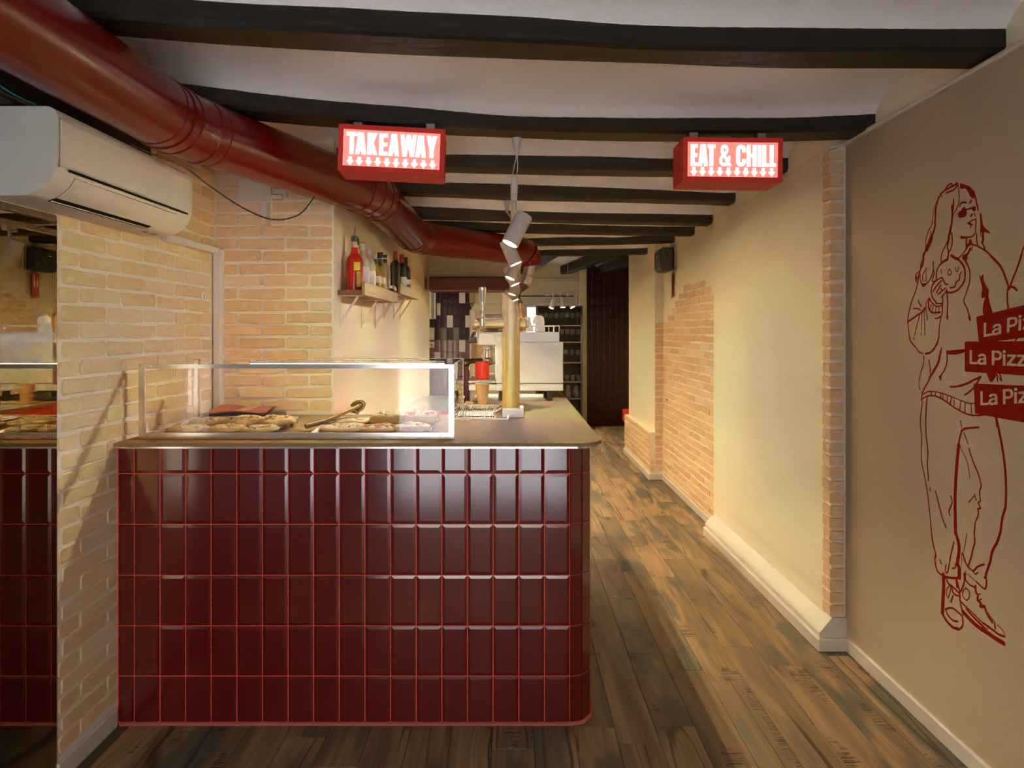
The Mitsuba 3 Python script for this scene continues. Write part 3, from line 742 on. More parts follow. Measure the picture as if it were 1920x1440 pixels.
def sign(name, label, text, w, h, d, centre, yaw, roll, base, cap, stroke, ax, ap, az, asz):
    s = thing(name, label, 'sign')
    M = trimesh.transformations.translation_matrix(centre) @ trimesh.transformations.rotation_matrix(math.radians(yaw), [0, 0, 1]) @ trimesh.transformations.rotation_matrix(math.radians(roll), [0, 1, 0])
    put = lambda m: m.apply_transform(M)
    b = 0.020
    part(s, 'housing', put(cbox(-w / 2, w / 2, 0.004, d, -h / 2, h / 2, 0.002)), 'red_paint')
    part(s, 'frame', put(extrude(sbox(-w / 2, -h / 2, w / 2, h / 2).difference(sbox(-w / 2 + b, -h / 2 + b, w / 2 - b, h / 2 - b)), 'y', -0.002, 0.004)), 'red_paint')
    pn = put(trimesh.Trimesh([[-w / 2 + b, 0.0025, -h / 2 + b], [w / 2 - b, 0.0025, -h / 2 + b], [w / 2 - b, 0.0025, h / 2 - b], [-w / 2 + b, 0.0025, h / 2 - b]], [[0, 1, 2], [0, 2, 3]], process=False))
    part(s, 'panel', pn, 'emitter_dark', 'glowing coral panel', smooth=False, emit=(1.02, 0.145, 0.100), weight=0.5)
    for ch, x0, cw in text:
        if ch == '&':
            g = text_mesh(ch, 0.1, 0.0016, bold=True)
            (lx, ly, _), (hx_, hy_, _) = g.bounds
            gv = g.vertices
            g.vertices = np.stack([(gv[:, 0] - lx) * cw / (hx_ - lx), 0.0022 - gv[:, 2], (gv[:, 1] - ly) * cap / (hy_ - ly)], 1)
            g.fix_normals()
        else:
            g = extrude(glyph(ch, cw, cap, stroke), 'y', 0.0006, 0.0022)
        g.vertices += [-w / 2 + x0, 0, base]
        part(s, 'letter', put(g), 'emitter_dark', 'glowing white letter', smooth=False, emit=(2.2, 2.15, 2.1), weight=0.03)
    ar = np.array([(-0.17, 0.5), (0.17, 0.5), (0.19, 0.06), (0.40, 0.06), (0.0, -0.5), (-0.40, 0.06), (-0.19, 0.06)]) * asz
    for k in range(10):
        g = extrude(ar + [-w / 2 + ax + ap * k, az], 'y', 0.0006, 0.0022)
        part(s, 'arrow', put(g), 'emitter_dark', 'glowing white arrow', smooth=False, emit=(2.2, 2.15, 2.1), weight=0.02)
    for sx in (-0.35, 0.35):
        part(s, 'bracket', put(cbox(sx * w - 0.02, sx * w + 0.02, 0.07, 0.11, h / 2 - 0.002, h / 2 + 0.045, 0.002)), 'dark_steel')
    return s


TK = [('T', 0.0340, 0.0445), ('A', 0.0720, 0.0450), ('K', 0.1225, 0.0425), ('E', 0.1725, 0.0365), ('A', 0.2120, 0.0450), ('W', 0.2610, 0.0700), ('A', 0.3260, 0.0450), ('Y', 0.3730, 0.0450)]
sign('takeaway_sign', 'red light box sign reading TAKEAWAY with ten white down arrows', TK, 0.4515, 0.197, 0.178, (-0.5115, 2.746, 2.344), 4.5, 1.7, -0.0265, 0.0935, 0.0170, 0.0510, 0.0389, -0.0568, 0.037)
EC = [('E', 0.0350, 0.0310), ('A', 0.0690, 0.0425), ('T', 0.1105, 0.0345), ('&', 0.1640, 0.0530), ('C', 0.2390, 0.0435), ('H', 0.2870, 0.0425), ('I', 0.3345, 0.0175), ('L', 0.3560, 0.0280), ('L', 0.3890, 0.0280)]
sign('eat_and_chill_sign', 'red light box sign reading EAT & CHILL with ten white down arrows', EC, 0.446, 0.197, 0.178, (0.995, 2.87, 2.334), 0.0, 0.7, -0.0297, 0.0965, 0.0165, 0.0496, 0.0388, -0.0553, 0.038)

# ------------------------------------------------------------------ lighting tracks and spotlights
tk = thing('lighting_track', 'white lighting track hanging by cables from the ceiling beams above the bar', 'lighting track')
part(tk, 'rail', cbox(-0.002, 0.032, 2.97, 5.42, 2.225, 2.262, 0.003), 'lamp_white')
part(tk, 'rail', cbox(-0.002, 0.032, 6.20, 7.75, 2.225, 2.262, 0.003), 'lamp_white')
for y, zc in ((3.04, 2.485), (4.42, 2.470), (6.57, 2.450)):
    part(tk, 'canopy', lathe([(0.0, 0.0), (0.026, 0.0), (0.0245, -0.006), (0.007, -0.085), (0.0, -0.086)], (0.028 - (0.055 if y > 4 else 0), y, zc), 24), 'lamp_white')
    for dx in (-0.005, 0.004):
        part(tk, 'cable', sweep(spline([(0.028 + dx * 0.3 - (0.055 if y > 4 else 0), y, zc - 0.085), (0.024 + 2 * dx, y + 0.03, zc - 0.14), (0.014 + 2 * dx, y + 0.07, zc - 0.19), (0.015 + dx, y + 0.09, 2.26)], 6), 0.0022, 8), 'lamp_white')
part(tk, 'end_clip', cbox(0.002, 0.028, 2.962, 2.975, 2.20, 2.285, 0.003), 'lamp_white')


def spotlight(name, label, group, mouth, d, r, L, top, key=None):
    t = thing(name, label, 'spotlight', group)
    p, d = np.array(mouth), np.array(d, float) / np.linalg.norm(d)
    b = p - d * L
    c = p - d * L * 0.32
    part(t, 'body', cyl(p - d * L * 0.335, p, r, n=32), 'lamp_white')
    part(t, 'back_cap', cyl(b, p - d * L * 0.70, r, n=32), 'lamp_white')
    part(t, 'mid_body', cyl(p - d * L * 0.69, p - d * L * 0.33, r, n=32), 'lamp_white')
    part(t, 'seam', cyl(p - d * L * 0.71, p - d * L * 0.68, r * 0.97, n=32), 'dark_steel')
    part(t, 'lens', cyl(p - d * 0.002, p + d * 0.001, r * 0.86, n=32), 'emitter_dark', 'glowing lens', smooth=False, emit=(9.0, 6.8, 4.4), weight=0.15)
    part(t, 'arm', sweep([np.array(top), np.array(top) + [0, 0, -0.05], b + d * L * 0.22], 0.010, 10), 'lamp_white')
    part(t, 'adaptor', cbox(top[0] - 0.014, top[0] + 0.014, top[1] - 0.05, top[1] + 0.05, top[2] - 0.02, top[2] + 0.02, 0.004), 'lamp_white')
    return t


ORD = ['nearest', 'second nearest', 'third nearest', 'fourth nearest', 'fifth nearest', 'furthest']
for i, (p, d, w_) in enumerate(SPOTS):
    dv = np.array(d) / np.linalg.norm(d)
    spotlight('spotlight', f'{ORD[i]} white cylinder spotlight on the track above the bar', 'spotlights on the track above the bar', p, d, 0.0425, 0.160, (0.015, p[1] - dv[1] * 0.11, 2.210))
t2 = thing('lighting_track', 'short white lighting track in the far room above the glass cabinet', 'lighting track')
part(t2, 'rail', sweep([(0.52, 9.5, 2.10), (1.0, 9.75, 2.17)], 0.013, 8), 'lamp_white')
part(t2, 'cable', sweep([(0.86, 9.68, 2.15), (0.86, 9.68, 2.72)], 0.003, 6), 'lamp_white')
for (p, d, w_), lab, bx in zip(FAR_SPOTS, ('left', 'middle', 'right'), (0.63, 0.74, 0.86)):
    dv = np.array(d) / np.linalg.norm(d)
    b = np.array(p) - dv * 0.15
    spotlight('spotlight', f'{lab} white spotlight of the three on the short track in the far room', 'spotlights in the far room', p, d, 0.042, 0.155, (bx, b[1], 2.125))

# ------------------------------------------------------------------ glass display case and what is in it
CY0, CY1, CX0, CX1, CZ0, CZ1 = 2.606, 3.075, -1.516, -0.232, 1.124, 1.4295
gc = thing('display_case', 'glass countertop display case with steel frame on the tan worktop', 'display case')


def quad(a, b, c, d):
    return trimesh.Trimesh([a, b, c, d], [[0, 1, 2], [0, 2, 3]], process=False)


fr = sbox(CX0, CZ0, CX1, CZ1).difference(sbox(CX0 + 0.024, CZ0 + 0.026, CX1 - 0.022, CZ1 - 0.017))
part(gc, 'front_frame', extrude(fr, 'y', CY0, CY0 + 0.012), 'polished_steel', smooth=False)
for x, z_ in ((CX0 + 0.05, CZ1 - 0.009), ((CX0 + CX1) / 2 - 0.06, CZ1 - 0.009), (CX1 - 0.05, CZ1 - 0.009), ((CX0 + CX1) / 2 - 0.06, CZ0 + 0.012), (CX1 - 0.055, CZ0 + 0.012), (CX0 + 0.05, CZ0 + 0.012)):
    part(gc, 'screw', lathe([(0, 0), (0.0035, 0), (0.003, 0.0015), (0, 0.002)], n=10).apply_transform(trimesh.transformations.rotation_matrix(math.pi / 2, [1, 0, 0])).apply_translation((x, CY0, z_)), 'steel')
part(gc, 'front_glass', quad((CX0 + 0.012, CY0 + 0.014, CZ0 + 0.004), (CX1 - 0.010, CY0 + 0.014, CZ0 + 0.004), (CX1 - 0.010, CY0 + 0.014, CZ1 - 0.004), (CX0 + 0.012, CY0 + 0.014, CZ1 - 0.004)), 'glass_sheet', smooth=False)
part(gc, 'right_glass', quad((CX1 + 0.002, CY0 + 0.004, CZ0), (CX1 + 0.002, CY1, CZ0), (CX1 + 0.002, CY1, CZ1 + 0.004), (CX1 + 0.002, CY0 + 0.004, CZ1 + 0.004)), 'glass_sheet', smooth=False)
part(gc, 'left_glass', quad((CX0 - 0.002, CY0 + 0.004, CZ0), (CX0 - 0.002, CY1, CZ0), (CX0 - 0.002, CY1, CZ1 + 0.004), (CX0 - 0.002, CY0 + 0.004, CZ1 + 0.004)), 'glass_sheet', smooth=False)
part(gc, 'top_glass', quad((CX0 - 0.002, CY0 + 0.002, CZ1 + 0.004), (CX1 + 0.002, CY0 + 0.002, CZ1 + 0.004), (CX1 + 0.002, CY1, CZ1 + 0.004), (CX0 - 0.002, CY1, CZ1 + 0.004)), 'glass_sheet', smooth=False)
for a, b in (((CX1 + 0.002, CY0 + 0.004, CZ1 + 0.004), (CX1 + 0.002, CY1, CZ1 + 0.004)), ((CX1 + 0.002, CY1, CZ0), (CX1 + 0.002, CY1, CZ1 + 0.004)), ((CX0, CY1, CZ1 + 0.004), (CX1 + 0.002, CY1, CZ1 + 0.004))):
    part(gc, 'glass_edge', cyl(a, b, 0.0022, n=6), 'white_tile')
for x in (CX0 + 0.012, CX1 - 0.012):
    part(gc, 'rear_post', cbox(x - 0.011, x + 0.011, CY1 - 0.02, CY1, CZ0, CZ1, 0.002), 'polished_steel') if x < -1 else None
part(gc, 'side_post', cbox(CX0, CX0 + 0.006, CY0 + 0.012, CY1, CZ0, CZ0 + 0.018, 0.001), 'steel')
lb = part(gc, 'lamp_bar', cbox(-1.19, -0.30, CY0 + 0.30, CY0 + 0.325, CZ1 - 0.012, CZ1 + 0.002, 0.002), 'polished_steel')
part(lb, 'light_strip', box(-1.185, -0.305, CY0 + 0.303, CY0 + 0.322, CZ1 - 0.0145, CZ1 - 0.0125), 'emitter_dark', 'glowing light strip', smooth=False, emit=(46.0, 36.0, 20.0), weight=1.0)


def tray(name, label, x0, x1, y0, y1, z0, z1):
    t = thing(name, label, 'tray')

    def fn(u, w):
        x, y = x0 + (x1 - x0) * u, y0 + (y1 - y0) * w
        e = np.minimum(np.minimum(u, 1 - u) * (x1 - x0), np.minimum(w, 1 - w) * (y1 - y0))
        return np.stack([x, y, z0 + (z1 - z0) * w + 0.012 * np.clip(1 - e / 0.018, 0, 1)], -1)
    g = grid(fn, 60, 50)
    g2 = g.copy()
    g2.vertices[:, 2] -= 0.0015
    g2.invert()
    part(t, 'pan', cat([g, g2]), 'steel')
    lift = lambda w: z0 + (z1 - z0) * w + 0.0015
    yy = lambda w: y0 + (y1 - y0) * w
    pa = [(x0 + 0.02, yy(0.06), lift(0.06)), (x1 - 0.02, yy(0.06), lift(0.06)), (x1 - 0.02, yy(0.94), lift(0.94)), (x0 + 0.02, yy(0.94), lift(0.94))]
    part(t, 'paper_liner', quad(*pa), 'paper_white', 'white paper liner', smooth=False)
    return t


TY0, TY1, TZ0, TZ1 = 2.632, 3.010, 1.136, 1.152
tray('pizza_tray', 'left steel tray of small round pizzas in the display case', -1.475, -0.985, TY0, TY1, TZ0, TZ1)
tray('pizza_tray', 'right steel tray of white and pink pizzas in the display case', -0.825, -0.335, TY0, TY1, TZ0, TZ1)
single('tray_riser', lathe([(0, 0), (0.022, 0), (0.022, 0.022), (0.019, 0.025), (0, 0.025)], (-1.00, 2.96, 1.124), 24), 'polished_steel', 'small round chrome foot under the left pizza tray', 'foot')
single('tray_riser', lathe([(0, 0), (0.022, 0), (0.022, 0.022), (0.019, 0.025), (0, 0.025)], (-0.58, 2.96, 1.124), 24), 'polished_steel', 'small round chrome foot hidden under the right pizza tray', 'foot')


def pizza(name, label, x, y, rx, ry, h, kind, group, tilt=(0, 0), seed=0, zoff=0.0):
    t = thing(name, label, 'pizza', group)
    n, m = 48, 18
    th = np.arange(n) * 2 * math.pi / n
    zb = TZ0 + (TZ1 - TZ0) * (y - TY0) / (TY1 - TY0) + 0.003 + zoff
    rim = 1 + 0.10 * (meshkit.fbm(np.stack([np.cos(th) * 1.6, np.sin(th) * 1.6, np.full(n, seed * 5.1)], 1), 3, seed) - 0.5)
    V, U = [], []
    prof = [(0.0, 1.0), (0.2, 0.98), (0.4, 0.93), (0.55, 0.86), (0.68, 0.79), (0.78, 0.76), (0.86, 0.72), (0.93, 0.58), (0.98, 0.40), (1.0, 0.25), (0.99, 0.1), (0.93, 0.0)]
    for r, z_ in prof:
        px, py = x + rx * r * rim * np.cos(th), y + ry * r * rim * np.sin(th)
        q = np.stack([px * 38, py * 38, np.full(n, seed * 3.3)], 1)
        bump = (meshkit.fbm(q, 3, seed) - 0.5) * (1.1 if r < 0.85 else 0.5) * (0.0 if r > 0.965 and z_ < 0.3 else 1)
        pz = zb + h * (z_ + bump * 0.8) + tilt[0] * (px - x) + tilt[1] * (py - y)
        pz = np.maximum(pz, TZ0 + (TZ1 - TZ0) * (py - TY0) / (TY1 - TY0) + 0.002) if z_ < 0.3 else pz
        V.append(np.stack([px, py, pz], 1))
        U.append(np.stack([np.full(n, min(r, 1.0) if z_ > 0.3 else 1.0), np.full(n, kind)], 1))
    mesh = rings_mesh(V, cap=False)
    part(t, 'base', mesh, 'pizza', smooth=True, uv=np.vstack(U))
    bits, leaf = [], []
    r2 = np.random.default_rng(seed + 40)
    for _ in range(24 if kind < 0.45 else 16):
        a, rr = r2.uniform(0, 2 * math.pi), 0.68 * math.sqrt(r2.random())
        px, py = x + rx * rr * math.cos(a), y + ry * rr * math.sin(a)
        s = r2.uniform(0.004, 0.009)
        pz = zb + h * (0.98 - 0.25 * rr) + tilt[0] * (px - x) + tilt[1] * (py - y)
        b = trimesh.creation.icosphere(subdivisions=1, radius=1.0)
        b.vertices = b.vertices * [s, s * r2.uniform(0.5, 1.2), s * 0.45] + [px, py, pz]
        (bits if r2.random() < 0.78 else leaf).append(b)
    part(t, 'topping', cat(bits), 'yellow_topping' if kind < 0.45 else 'white_topping' if kind < 0.75 else 'orange_topping', kind_='stuff') if False else tag(part(t, 'topping', cat(bits), 'cheese_bit' if kind < 0.75 else 'tomato_bit'), kind='stuff')
    if leaf:
        tag(part(t, 'herbs', cat(leaf), 'herb_bit', 'dark green herb flakes'), kind='stuff')
    return t


MATS2 = {'cheese_bit': gloss((0.70, 0.52, 0.24), 0.35), 'tomato_bit': gloss((0.62, 0.20, 0.08), 0.3), 'herb_bit': gloss((0.10, 0.10, 0.03), 0.4)}
for k_, d_ in MATS2.items():
    material(k_, d_)
LG, RG = 'small pizzas on the left tray', 'pizzas on the right tray'
pizza('small_pizza', 'small cheese pizza at the front left corner of the left tray', -1.375, 2.728, 0.087, 0.080, 0.020, 0.0, LG, seed=1)
pizza('small_pizza', 'small pizza with dark herbs in the front middle of the left tray', -1.215, 2.722, 0.090, 0.082, 0.024, 0.2, LG, seed=2)
pizza('small_pizza', 'small cheese pizza at the front right of the left tray', -1.068, 2.722, 0.080, 0.080, 0.021, 0.0, LG, seed=3)
pizza('small_pizza', 'small reddish pizza at the back left of the left tray', -1.365, 2.895, 0.085, 0.085, 0.020, 0.3, LG, seed=4)
pizza('small_pizza', 'small pizza piled with toppings in the back middle of the left tray', -1.20, 2.88, 0.088, 0.085, 0.034, 0.1, LG, seed=5)
pizza('small_pizza', 'small pizza with dark herbs at the back right of the left tray', -1.055, 2.885, 0.085, 0.085, 0.034, 0.2, LG, seed=6)
pizza('small_pizza', 'wide pale cheese pizza covering the left end of the right tray', -0.715, 2.745, 0.100, 0.100, 0.022, 0.6, RG, seed=7)
pizza('small_pizza', 'pale pizza slice with red sauce at the back left of the right tray', -0.720, 2.915, 0.090, 0.070, 0.018, 0.6, RG, seed=8)
pizza('small_pizza', 'orange pizza with ham in the front middle of the right tray', -0.560, 2.728, 0.090, 0.080, 0.024, 0.9, RG, seed=9)
pizza('small_pizza', 'pale round pizza at the front right of the right tray', -0.420, 2.728, 0.083, 0.080, 0.030, 0.6, RG, seed=10)
pizza('small_pizza', 'puffy white mozzarella pizza in the back middle of the right tray', -0.555, 2.895, 0.085, 0.080, 0.052, 0.6, RG, seed=11)
pizza('small_pizza', 'pink and orange ham pizza at the back right of the right tray', -0.410, 2.890, 0.085, 0.085, 0.056, 0.9, RG, seed=12)
pb = thing('pizza_box_stack', 'flat pile of red printed pizza paper behind the left tray', 'paper pile')
for k in range(5):
    def sheet(u, w, k=k):
        x, y = -1.515 + 0.29 * u + 0.008 * k, 3.10 + 0.20 * w
        q = np.stack([x * 9, y * 9, np.full_like(x, k * 3.0)], -1)
        return np.stack([x, y, 1.148 + 0.0055 * k + 0.010 * w + 0.030 * (meshkit.fbm(q, 2, k) - 0.5)], -1)
    part(pb, 'sheet', grid(sheet, 14, 10), 'printed_paper' if k % 2 else 'printed_paper_dark', smooth=True)
part(pb, 'stand', cbox(-1.49, -1.16, 3.12, 3.31, 1.124, 1.150, 0.003), 'black_plastic')
material('printed_paper', diffuse((0.50, 0.27, 0.17)))
material('printed_paper_dark', diffuse((0.34, 0.12, 0.08)))
tg = thing('serving_tongs', 'dark metal serving tongs leaning on the right pizza tray', 'tongs')
for s in (-1, 1):
    a = spline([(-0.895, 2.80 + 0.012 * s, 1.150), (-0.815, 2.87 + 0.014 * s, 1.168), (-0.755, 2.92 + 0.016 * s, 1.196), (-0.70, 2.965 + 0.012 * s, 1.218)], 7)
    part(tg, 'arm', sweep(a, np.linspace(0.011, 0.008, len(a)), 10), 'bronze')
loop = [(-0.70 + 0.030 * math.cos(t) - 0.012, 2.965, 1.215 + 0.020 * math.sin(t) + 0.010 * math.cos(t)) for t in np.linspace(-2.6, 2.6, 18)]
part(tg, 'ring', sweep(loop, 0.009, 8), 'bronze')
part(tg, 'scoop', lathe([(0.0, 0.0), (0.018, 0.003), (0.024, 0.010), (0.020, 0.016), (0, 0.013)], n=20).apply_transform(trimesh.transformations.rotation_matrix(0.9, [0, 1, 0])).apply_translation((-0.725, 2.95, 1.195)), 'bronze')
material('bronze', metal((0.26, 0.185, 0.105), 0.22))

# ------------------------------------------------------------------ beer tower, drip tray, cup
bt = thing('beer_tower', 'tall gold beer tap column with slanted top on the worktop', 'beer tower')
part(bt, 'base', cbox(-0.046, 0.0676, 3.243, 3.385, 1.124, 1.173, 0.003), 'polished_steel')
TWX, TWY, TR = 0.0, 3.312, 0.0455
th = np.arange(48) * 2 * math.pi / 48
ring = lambda z: np.stack([TWX + TR * np.cos(th), TWY + TR * np.sin(th), z if np.ndim(z) else np.full(48, z)], 1)
part(bt, 'column', rings_mesh([ring(1.173), ring(1.662)]), 'gold', smooth=40)
part(bt, 'seam_ring', cyl((TWX, TWY, 1.661), (TWX, TWY, 1.665), TR - 0.0015, n=48), 'brass')
part(bt, 'slanted_top', rings_mesh([ring(1.664), ring(1.725 - 0.041 * np.cos(th))]), 'gold', smooth=30)
part(bt, 'tap_arm', sweep([(-0.185, TWY, 1.603), (-0.15, TWY, 1.603), (-0.06, TWY, 1.603), (-0.035, TWY, 1.603)], 0.0305, 32), 'gold', smooth=40)
part(bt, 'arm_end', rings_mesh([np.stack([-0.185 - dx * (0.5 - 0.5 * np.sin(th)) , TWY + r * np.cos(th), 1.603 + r * np.sin(th)], 1) for dx, r in ((0, 0.0305), (0.014, 0.0303), (0.0145, 0.027))]), 'gold', smooth=40)
part(bt, 'arm_joint', cyl((-0.0635, TWY, 1.603), (-0.0625, TWY, 1.603), 0.0312, n=32), 'brass')
part(bt, 'drip_lip', cbox(-0.125, -0.064, TWY - 0.02, TWY + 0.02, 1.566, 1.574, 0.002), 'black_plastic')
part(bt, 'rear_stub', rings_mesh([np.stack([np.full(48, x), TWY + 0.05 + r * np.cos(th), 1.602 + r * np.sin(th)], 1) for x, r in ((0.020, 0.020), (0.024, 0.028), (0.034, 0.0325), (0.078, 0.0325))]), 'gold', smooth=40)
part(bt, 'rear_tap', cat([cbox(0.078, 0.09, 3.35, 3.375, 1.585, 1.62, 0.003)]), 'dark_steel')
hx, hy = -0.146, TWY - 0.036
hd = part(bt, 'tap_handle', lathe([(0, 1.79), (0.019, 1.79), (0.021, 1.783), (0.0125, 1.705), (0.008, 1.695), (0.0055, 1.685), (0.0055, 1.665), (0, 1.665)], (hx, hy, 0), 28), 'polished_steel')
part(hd, 'badge', cbox(hx - 0.008, hx + 0.008, hy - 0.0205, hy - 0.017, 1.716, 1.775, 0.001), 'black_plastic')
m = text_mesh('Damm', 0.011, 0.001, bold=True)
vv = m.vertices.copy()
m.vertices = np.stack([hx + 0.0055 - vv[:, 1], hy - 0.0205 - vv[:, 2], 1.7185 + vv[:, 0] * 1.25], 1)
m.fix_normals()
part(hd, 'lettering', m, 'paper_white', 'white lettering on the tap handle')
part(bt, 'tap_valve', lathe([(0, 1.668), (0.009, 1.668), (0.014, 1.655), (0.014, 1.64), (0.010, 1.634), (0.0145, 1.63), (0.0145, 1.60), (0.010, 1.586), (0, 1.583)], (hx, hy, 0), 24), 'polished_steel')
part(bt, 'spout', sweep(spline([(-0.168, TWY - 0.02, 1.585), (-0.172, TWY - 0.035, 1.560), (-0.174, TWY - 0.04, 1.533)], 5), 0.0095, 14), 'steel')

dt = thing('drip_tray', 'slotted steel drip tray beside the gold beer tower', 'drip tray')
part(dt, 'pan', cbox(-0.284, -0.074, 3.185, 3.80, 1.1235, 1.1265, 0.001), 'steel')
rim = Polygon(rect(-0.284, -0.010, 3.180, 3.80)).difference(Polygon(rect(-0.276, -0.018, 3.188, 3.792)))
part(dt, 'rim', extrude(sbox(-0.284, 3.180, -0.012, 3.80).difference(sbox(-0.277, 3.187, -0.02, 3.793)).difference(sbox(-0.075, 3.24, 0.0, 3.81)), 'z', 1.124, 1.131), 'polished_steel')
for j in range(2):
    for k in range(15):
        x = -0.270 + 0.0132 * k
        part(dt, 'slat', cbox(x, x + 0.0085, 3.20 + 0.30 * j, 3.47 + 0.30 * j, 1.127, 1.1315, 0.0012), 'steel')
for k in range(2):
    part(dt, 'slot', cbox(-0.262, -0.085, 3.255 + 0.3 * k, 3.268 + 0.3 * k, 1.1268, 1.1322, 0.0005), 'slot_black')
part(dt, 'rinser_bar', sweep([(-0.085, 3.30, 1.140), (-0.055, 3.42, 1.150), (-0.035, 3.50, 1.152)], 0.007, 10), 'polished_steel')
part(dt, 'rinser_bar', sweep([(-0.082, 3.45, 1.145), (-0.048, 3.58, 1.158), (0.03, 3.60, 1.155)], 0.007, 10), 'polished_steel')
pc = thing('paper_cup', 'brown paper cup standing on the worktop below the coffee machine', 'cup')
part(pc, 'wall', lathe([(0.0, 0.002), (0.028, 0.0), (0.0435, 0.118), (0.0425, 0.1185), (0.027, 0.004), (0, 0.004)], (-0.174, 3.893, 1.124), 32), 'kraft_paper')
part(pc, 'rim', lathe([(0.0425, 0.1165), (0.0455, 0.118), (0.0455, 0.1215), (0.0425, 0.1225)], (-0.174, 3.893, 1.124), 32), 'kraft_paper')

# ------------------------------------------------------------------ espresso machine and what stands on it
em = thing('espresso_machine', 'pale metal espresso machine seen from its side, behind the beer tower', 'coffee machine')
MY0, MY1 = 4.220, 4.960
part(em, 'side_panel', cbox(-0.0985, 0.345, MY0, MY0 + 0.018, 1.222, 1.495, 0.003), 'pale_machine')
part(em, 'lower_panel', cbox(-0.0985, 0.345, MY0, MY0 + 0.018, 1.171, 1.218, 0.003), 'pale_machine')
part(em, 'body', cbox(-0.095, 0.340, MY0 + 0.016, MY1, 1.172, 1.493, 0.004), 'pale_machine')
part(em, 'top_casing', cbox(-0.095, 0.325, MY0 + 0.07, MY1 - 0.03, 1.490, 1.561, 0.004), 'pale_machine')
part(em, 'head', cbox(-0.228, -0.094, MY0 + 0.02, MY1 - 0.02, 1.467, 1.558, 0.010), 'pale_machine')
part(em, 'tray_base', cbox(-0.279, -0.094, MY0 + 0.01, MY1 - 0.01, 1.171, 1.215, 0.004), 'pale_machine')
part(em, 'drip_grid', cbox(-0.284, -0.094, MY0 + 0.005, MY1 - 0.005, 1.222, 1.243, 0.008), 'polished_steel')
part(em, 'splash_back', cbox(-0.104, -0.094, MY0 + 0.03, MY1 - 0.03, 1.244, 1.468, 0.001), 'polished_steel', 'mirror-polished back plate')
for k, y in enumerate((4.40, 4.72)):
    g = part(em, 'group_head', lathe([(0, 1.468), (0.030, 1.468), (0.030, 1.44), (0.036, 1.435), (0.036, 1.385), (0.030, 1.375), (0, 1.375)], (-0.165, y, 0), 28), 'polished_steel')
    pf = part(em, 'portafilter', lathe([(0, 1.374), (0.034, 1.374), (0.034, 1.345), (0.024, 1.335), (0.008, 1.325), (0.008, 1.315), (0, 1.315)], (-0.165, y, 0), 24), 'polished_steel')
    hpts = [(-0.195, y - 0.02, 1.356), (-0.24, y - 0.040, 1.353), (-0.30, y - 0.065, 1.347), (-0.352, y - 0.085, 1.338)]
    part(pf, 'handle', sweep(hpts, [0.012, 0.016, 0.019, 0.018], 14), 'black_plastic', 'black handle')
part(em, 'steam_knob', cbox(-0.290, -0.228, 4.30, 4.36, 1.485, 1.528, 0.006), 'black_plastic')
part(em, 'steam_lever', sweep([(-0.262, 4.33, 1.525), (-0.256, 4.33, 1.545), (-0.240, 4.33, 1.556)], 0.010, 8), 'black_plastic')
part(em, 'steam_wand', sweep(spline([(-0.165, 4.29, 1.47), (-0.170, 4.285, 1.41), (-0.178, 4.28, 1.35), (-0.182, 4.275, 1.31)], 5), 0.005, 10), 'polished_steel')
for x in (-0.06, 0.27):
    for y in (MY0 + 0.08, MY1 - 0.08):
        part(em, 'foot', cyl((x, y, 1.06), (x, y, 1.172), 0.022, n=16), 'black_plastic')
rail = cat([sweep([(-0.08, y, 1.602), (0.325, y, 1.602)], 0.0032, 8) for y in (MY0 + 0.09, MY1 - 0.06)] + [sweep([(0.325, MY0 + 0.09, 1.602), (0.325, MY1 - 0.06, 1.602)], 0.0032, 8)] + [sweep([(x, y, 1.561), (x, y, 1.602)], 0.0032, 8) for x in (0.06, 0.17, 0.29, 0.325) for y in (MY0 + 0.09, MY1 - 0.06)])
part(em, 'cup_rail', rail, 'porcelain', 'white cup rail')
single('bar_cabinet', cat([cbox(-0.285, 0.270, 4.06, 5.2, 0.0, 1.058, 0.003), box(0.272, 0.2885, 4.055, 4.85, 0.9, 1.1225)]), 'dark_steel', 'dark sunken cabinet that carries the espresso machine', 'cabinet')

jg = thing('milk_jug', 'red enamel milk jug with tan handle on the drip tray of the coffee machine', 'jug')
part(jg, 'body', lathe([(0, 0.0), (0.044, 0.0), (0.0475, 0.004), (0.0475, 0.100), (0.046, 0.118), (0.0445, 0.118), (0.0455, 0.09), (0.0455, 0.006), (0, 0.006)], (-0.194, 4.315, 1.2435), 36), 'red_enamel')
hp = spline([(-0.238, 4.305, 1.345), (-0.268, 4.300, 1.340), (-0.278, 4.298, 1.315), (-0.264, 4.300, 1.285), (-0.240, 4.305, 1.262)], 6)
part(jg, 'handle', sweep(hp, 0.006, 10), 'kraft_paper', 'tan handle')


def cup(label, x, y, z0, group, tilt=0.0, rot=0.0, s=1.0):
    t = thing('coffee_cup', label, 'cup', group)
    M = trimesh.transformations.translation_matrix((x, y, z0)) @ trimesh.transformations.rotation_matrix(rot, [0, 0, 1]) @ trimesh.transformations.rotation_matrix(tilt, [0, 1, 0])
    b = lathe([(0.040, 0.0), (0.0415, 0.001), (0.040, 0.030), (0.031, 0.055), (0.024, 0.062), (0.021, 0.064), (0.021, 0.061), (0.0, 0.060)], n=32)
    b.vertices *= s
    part(t, 'bowl', b.apply_transform(M), 'porcelain')
    h = sweep(spline([(-0.038, 0, 0.018), (-0.056, 0, 0.020), (-0.060, 0, 0.034), (-0.048, 0, 0.046), (-0.034, 0, 0.048)], 5), 0.0045, 8)
    h.vertices *= s
    part(t, 'handle', h.apply_transform(M), 'porcelain')


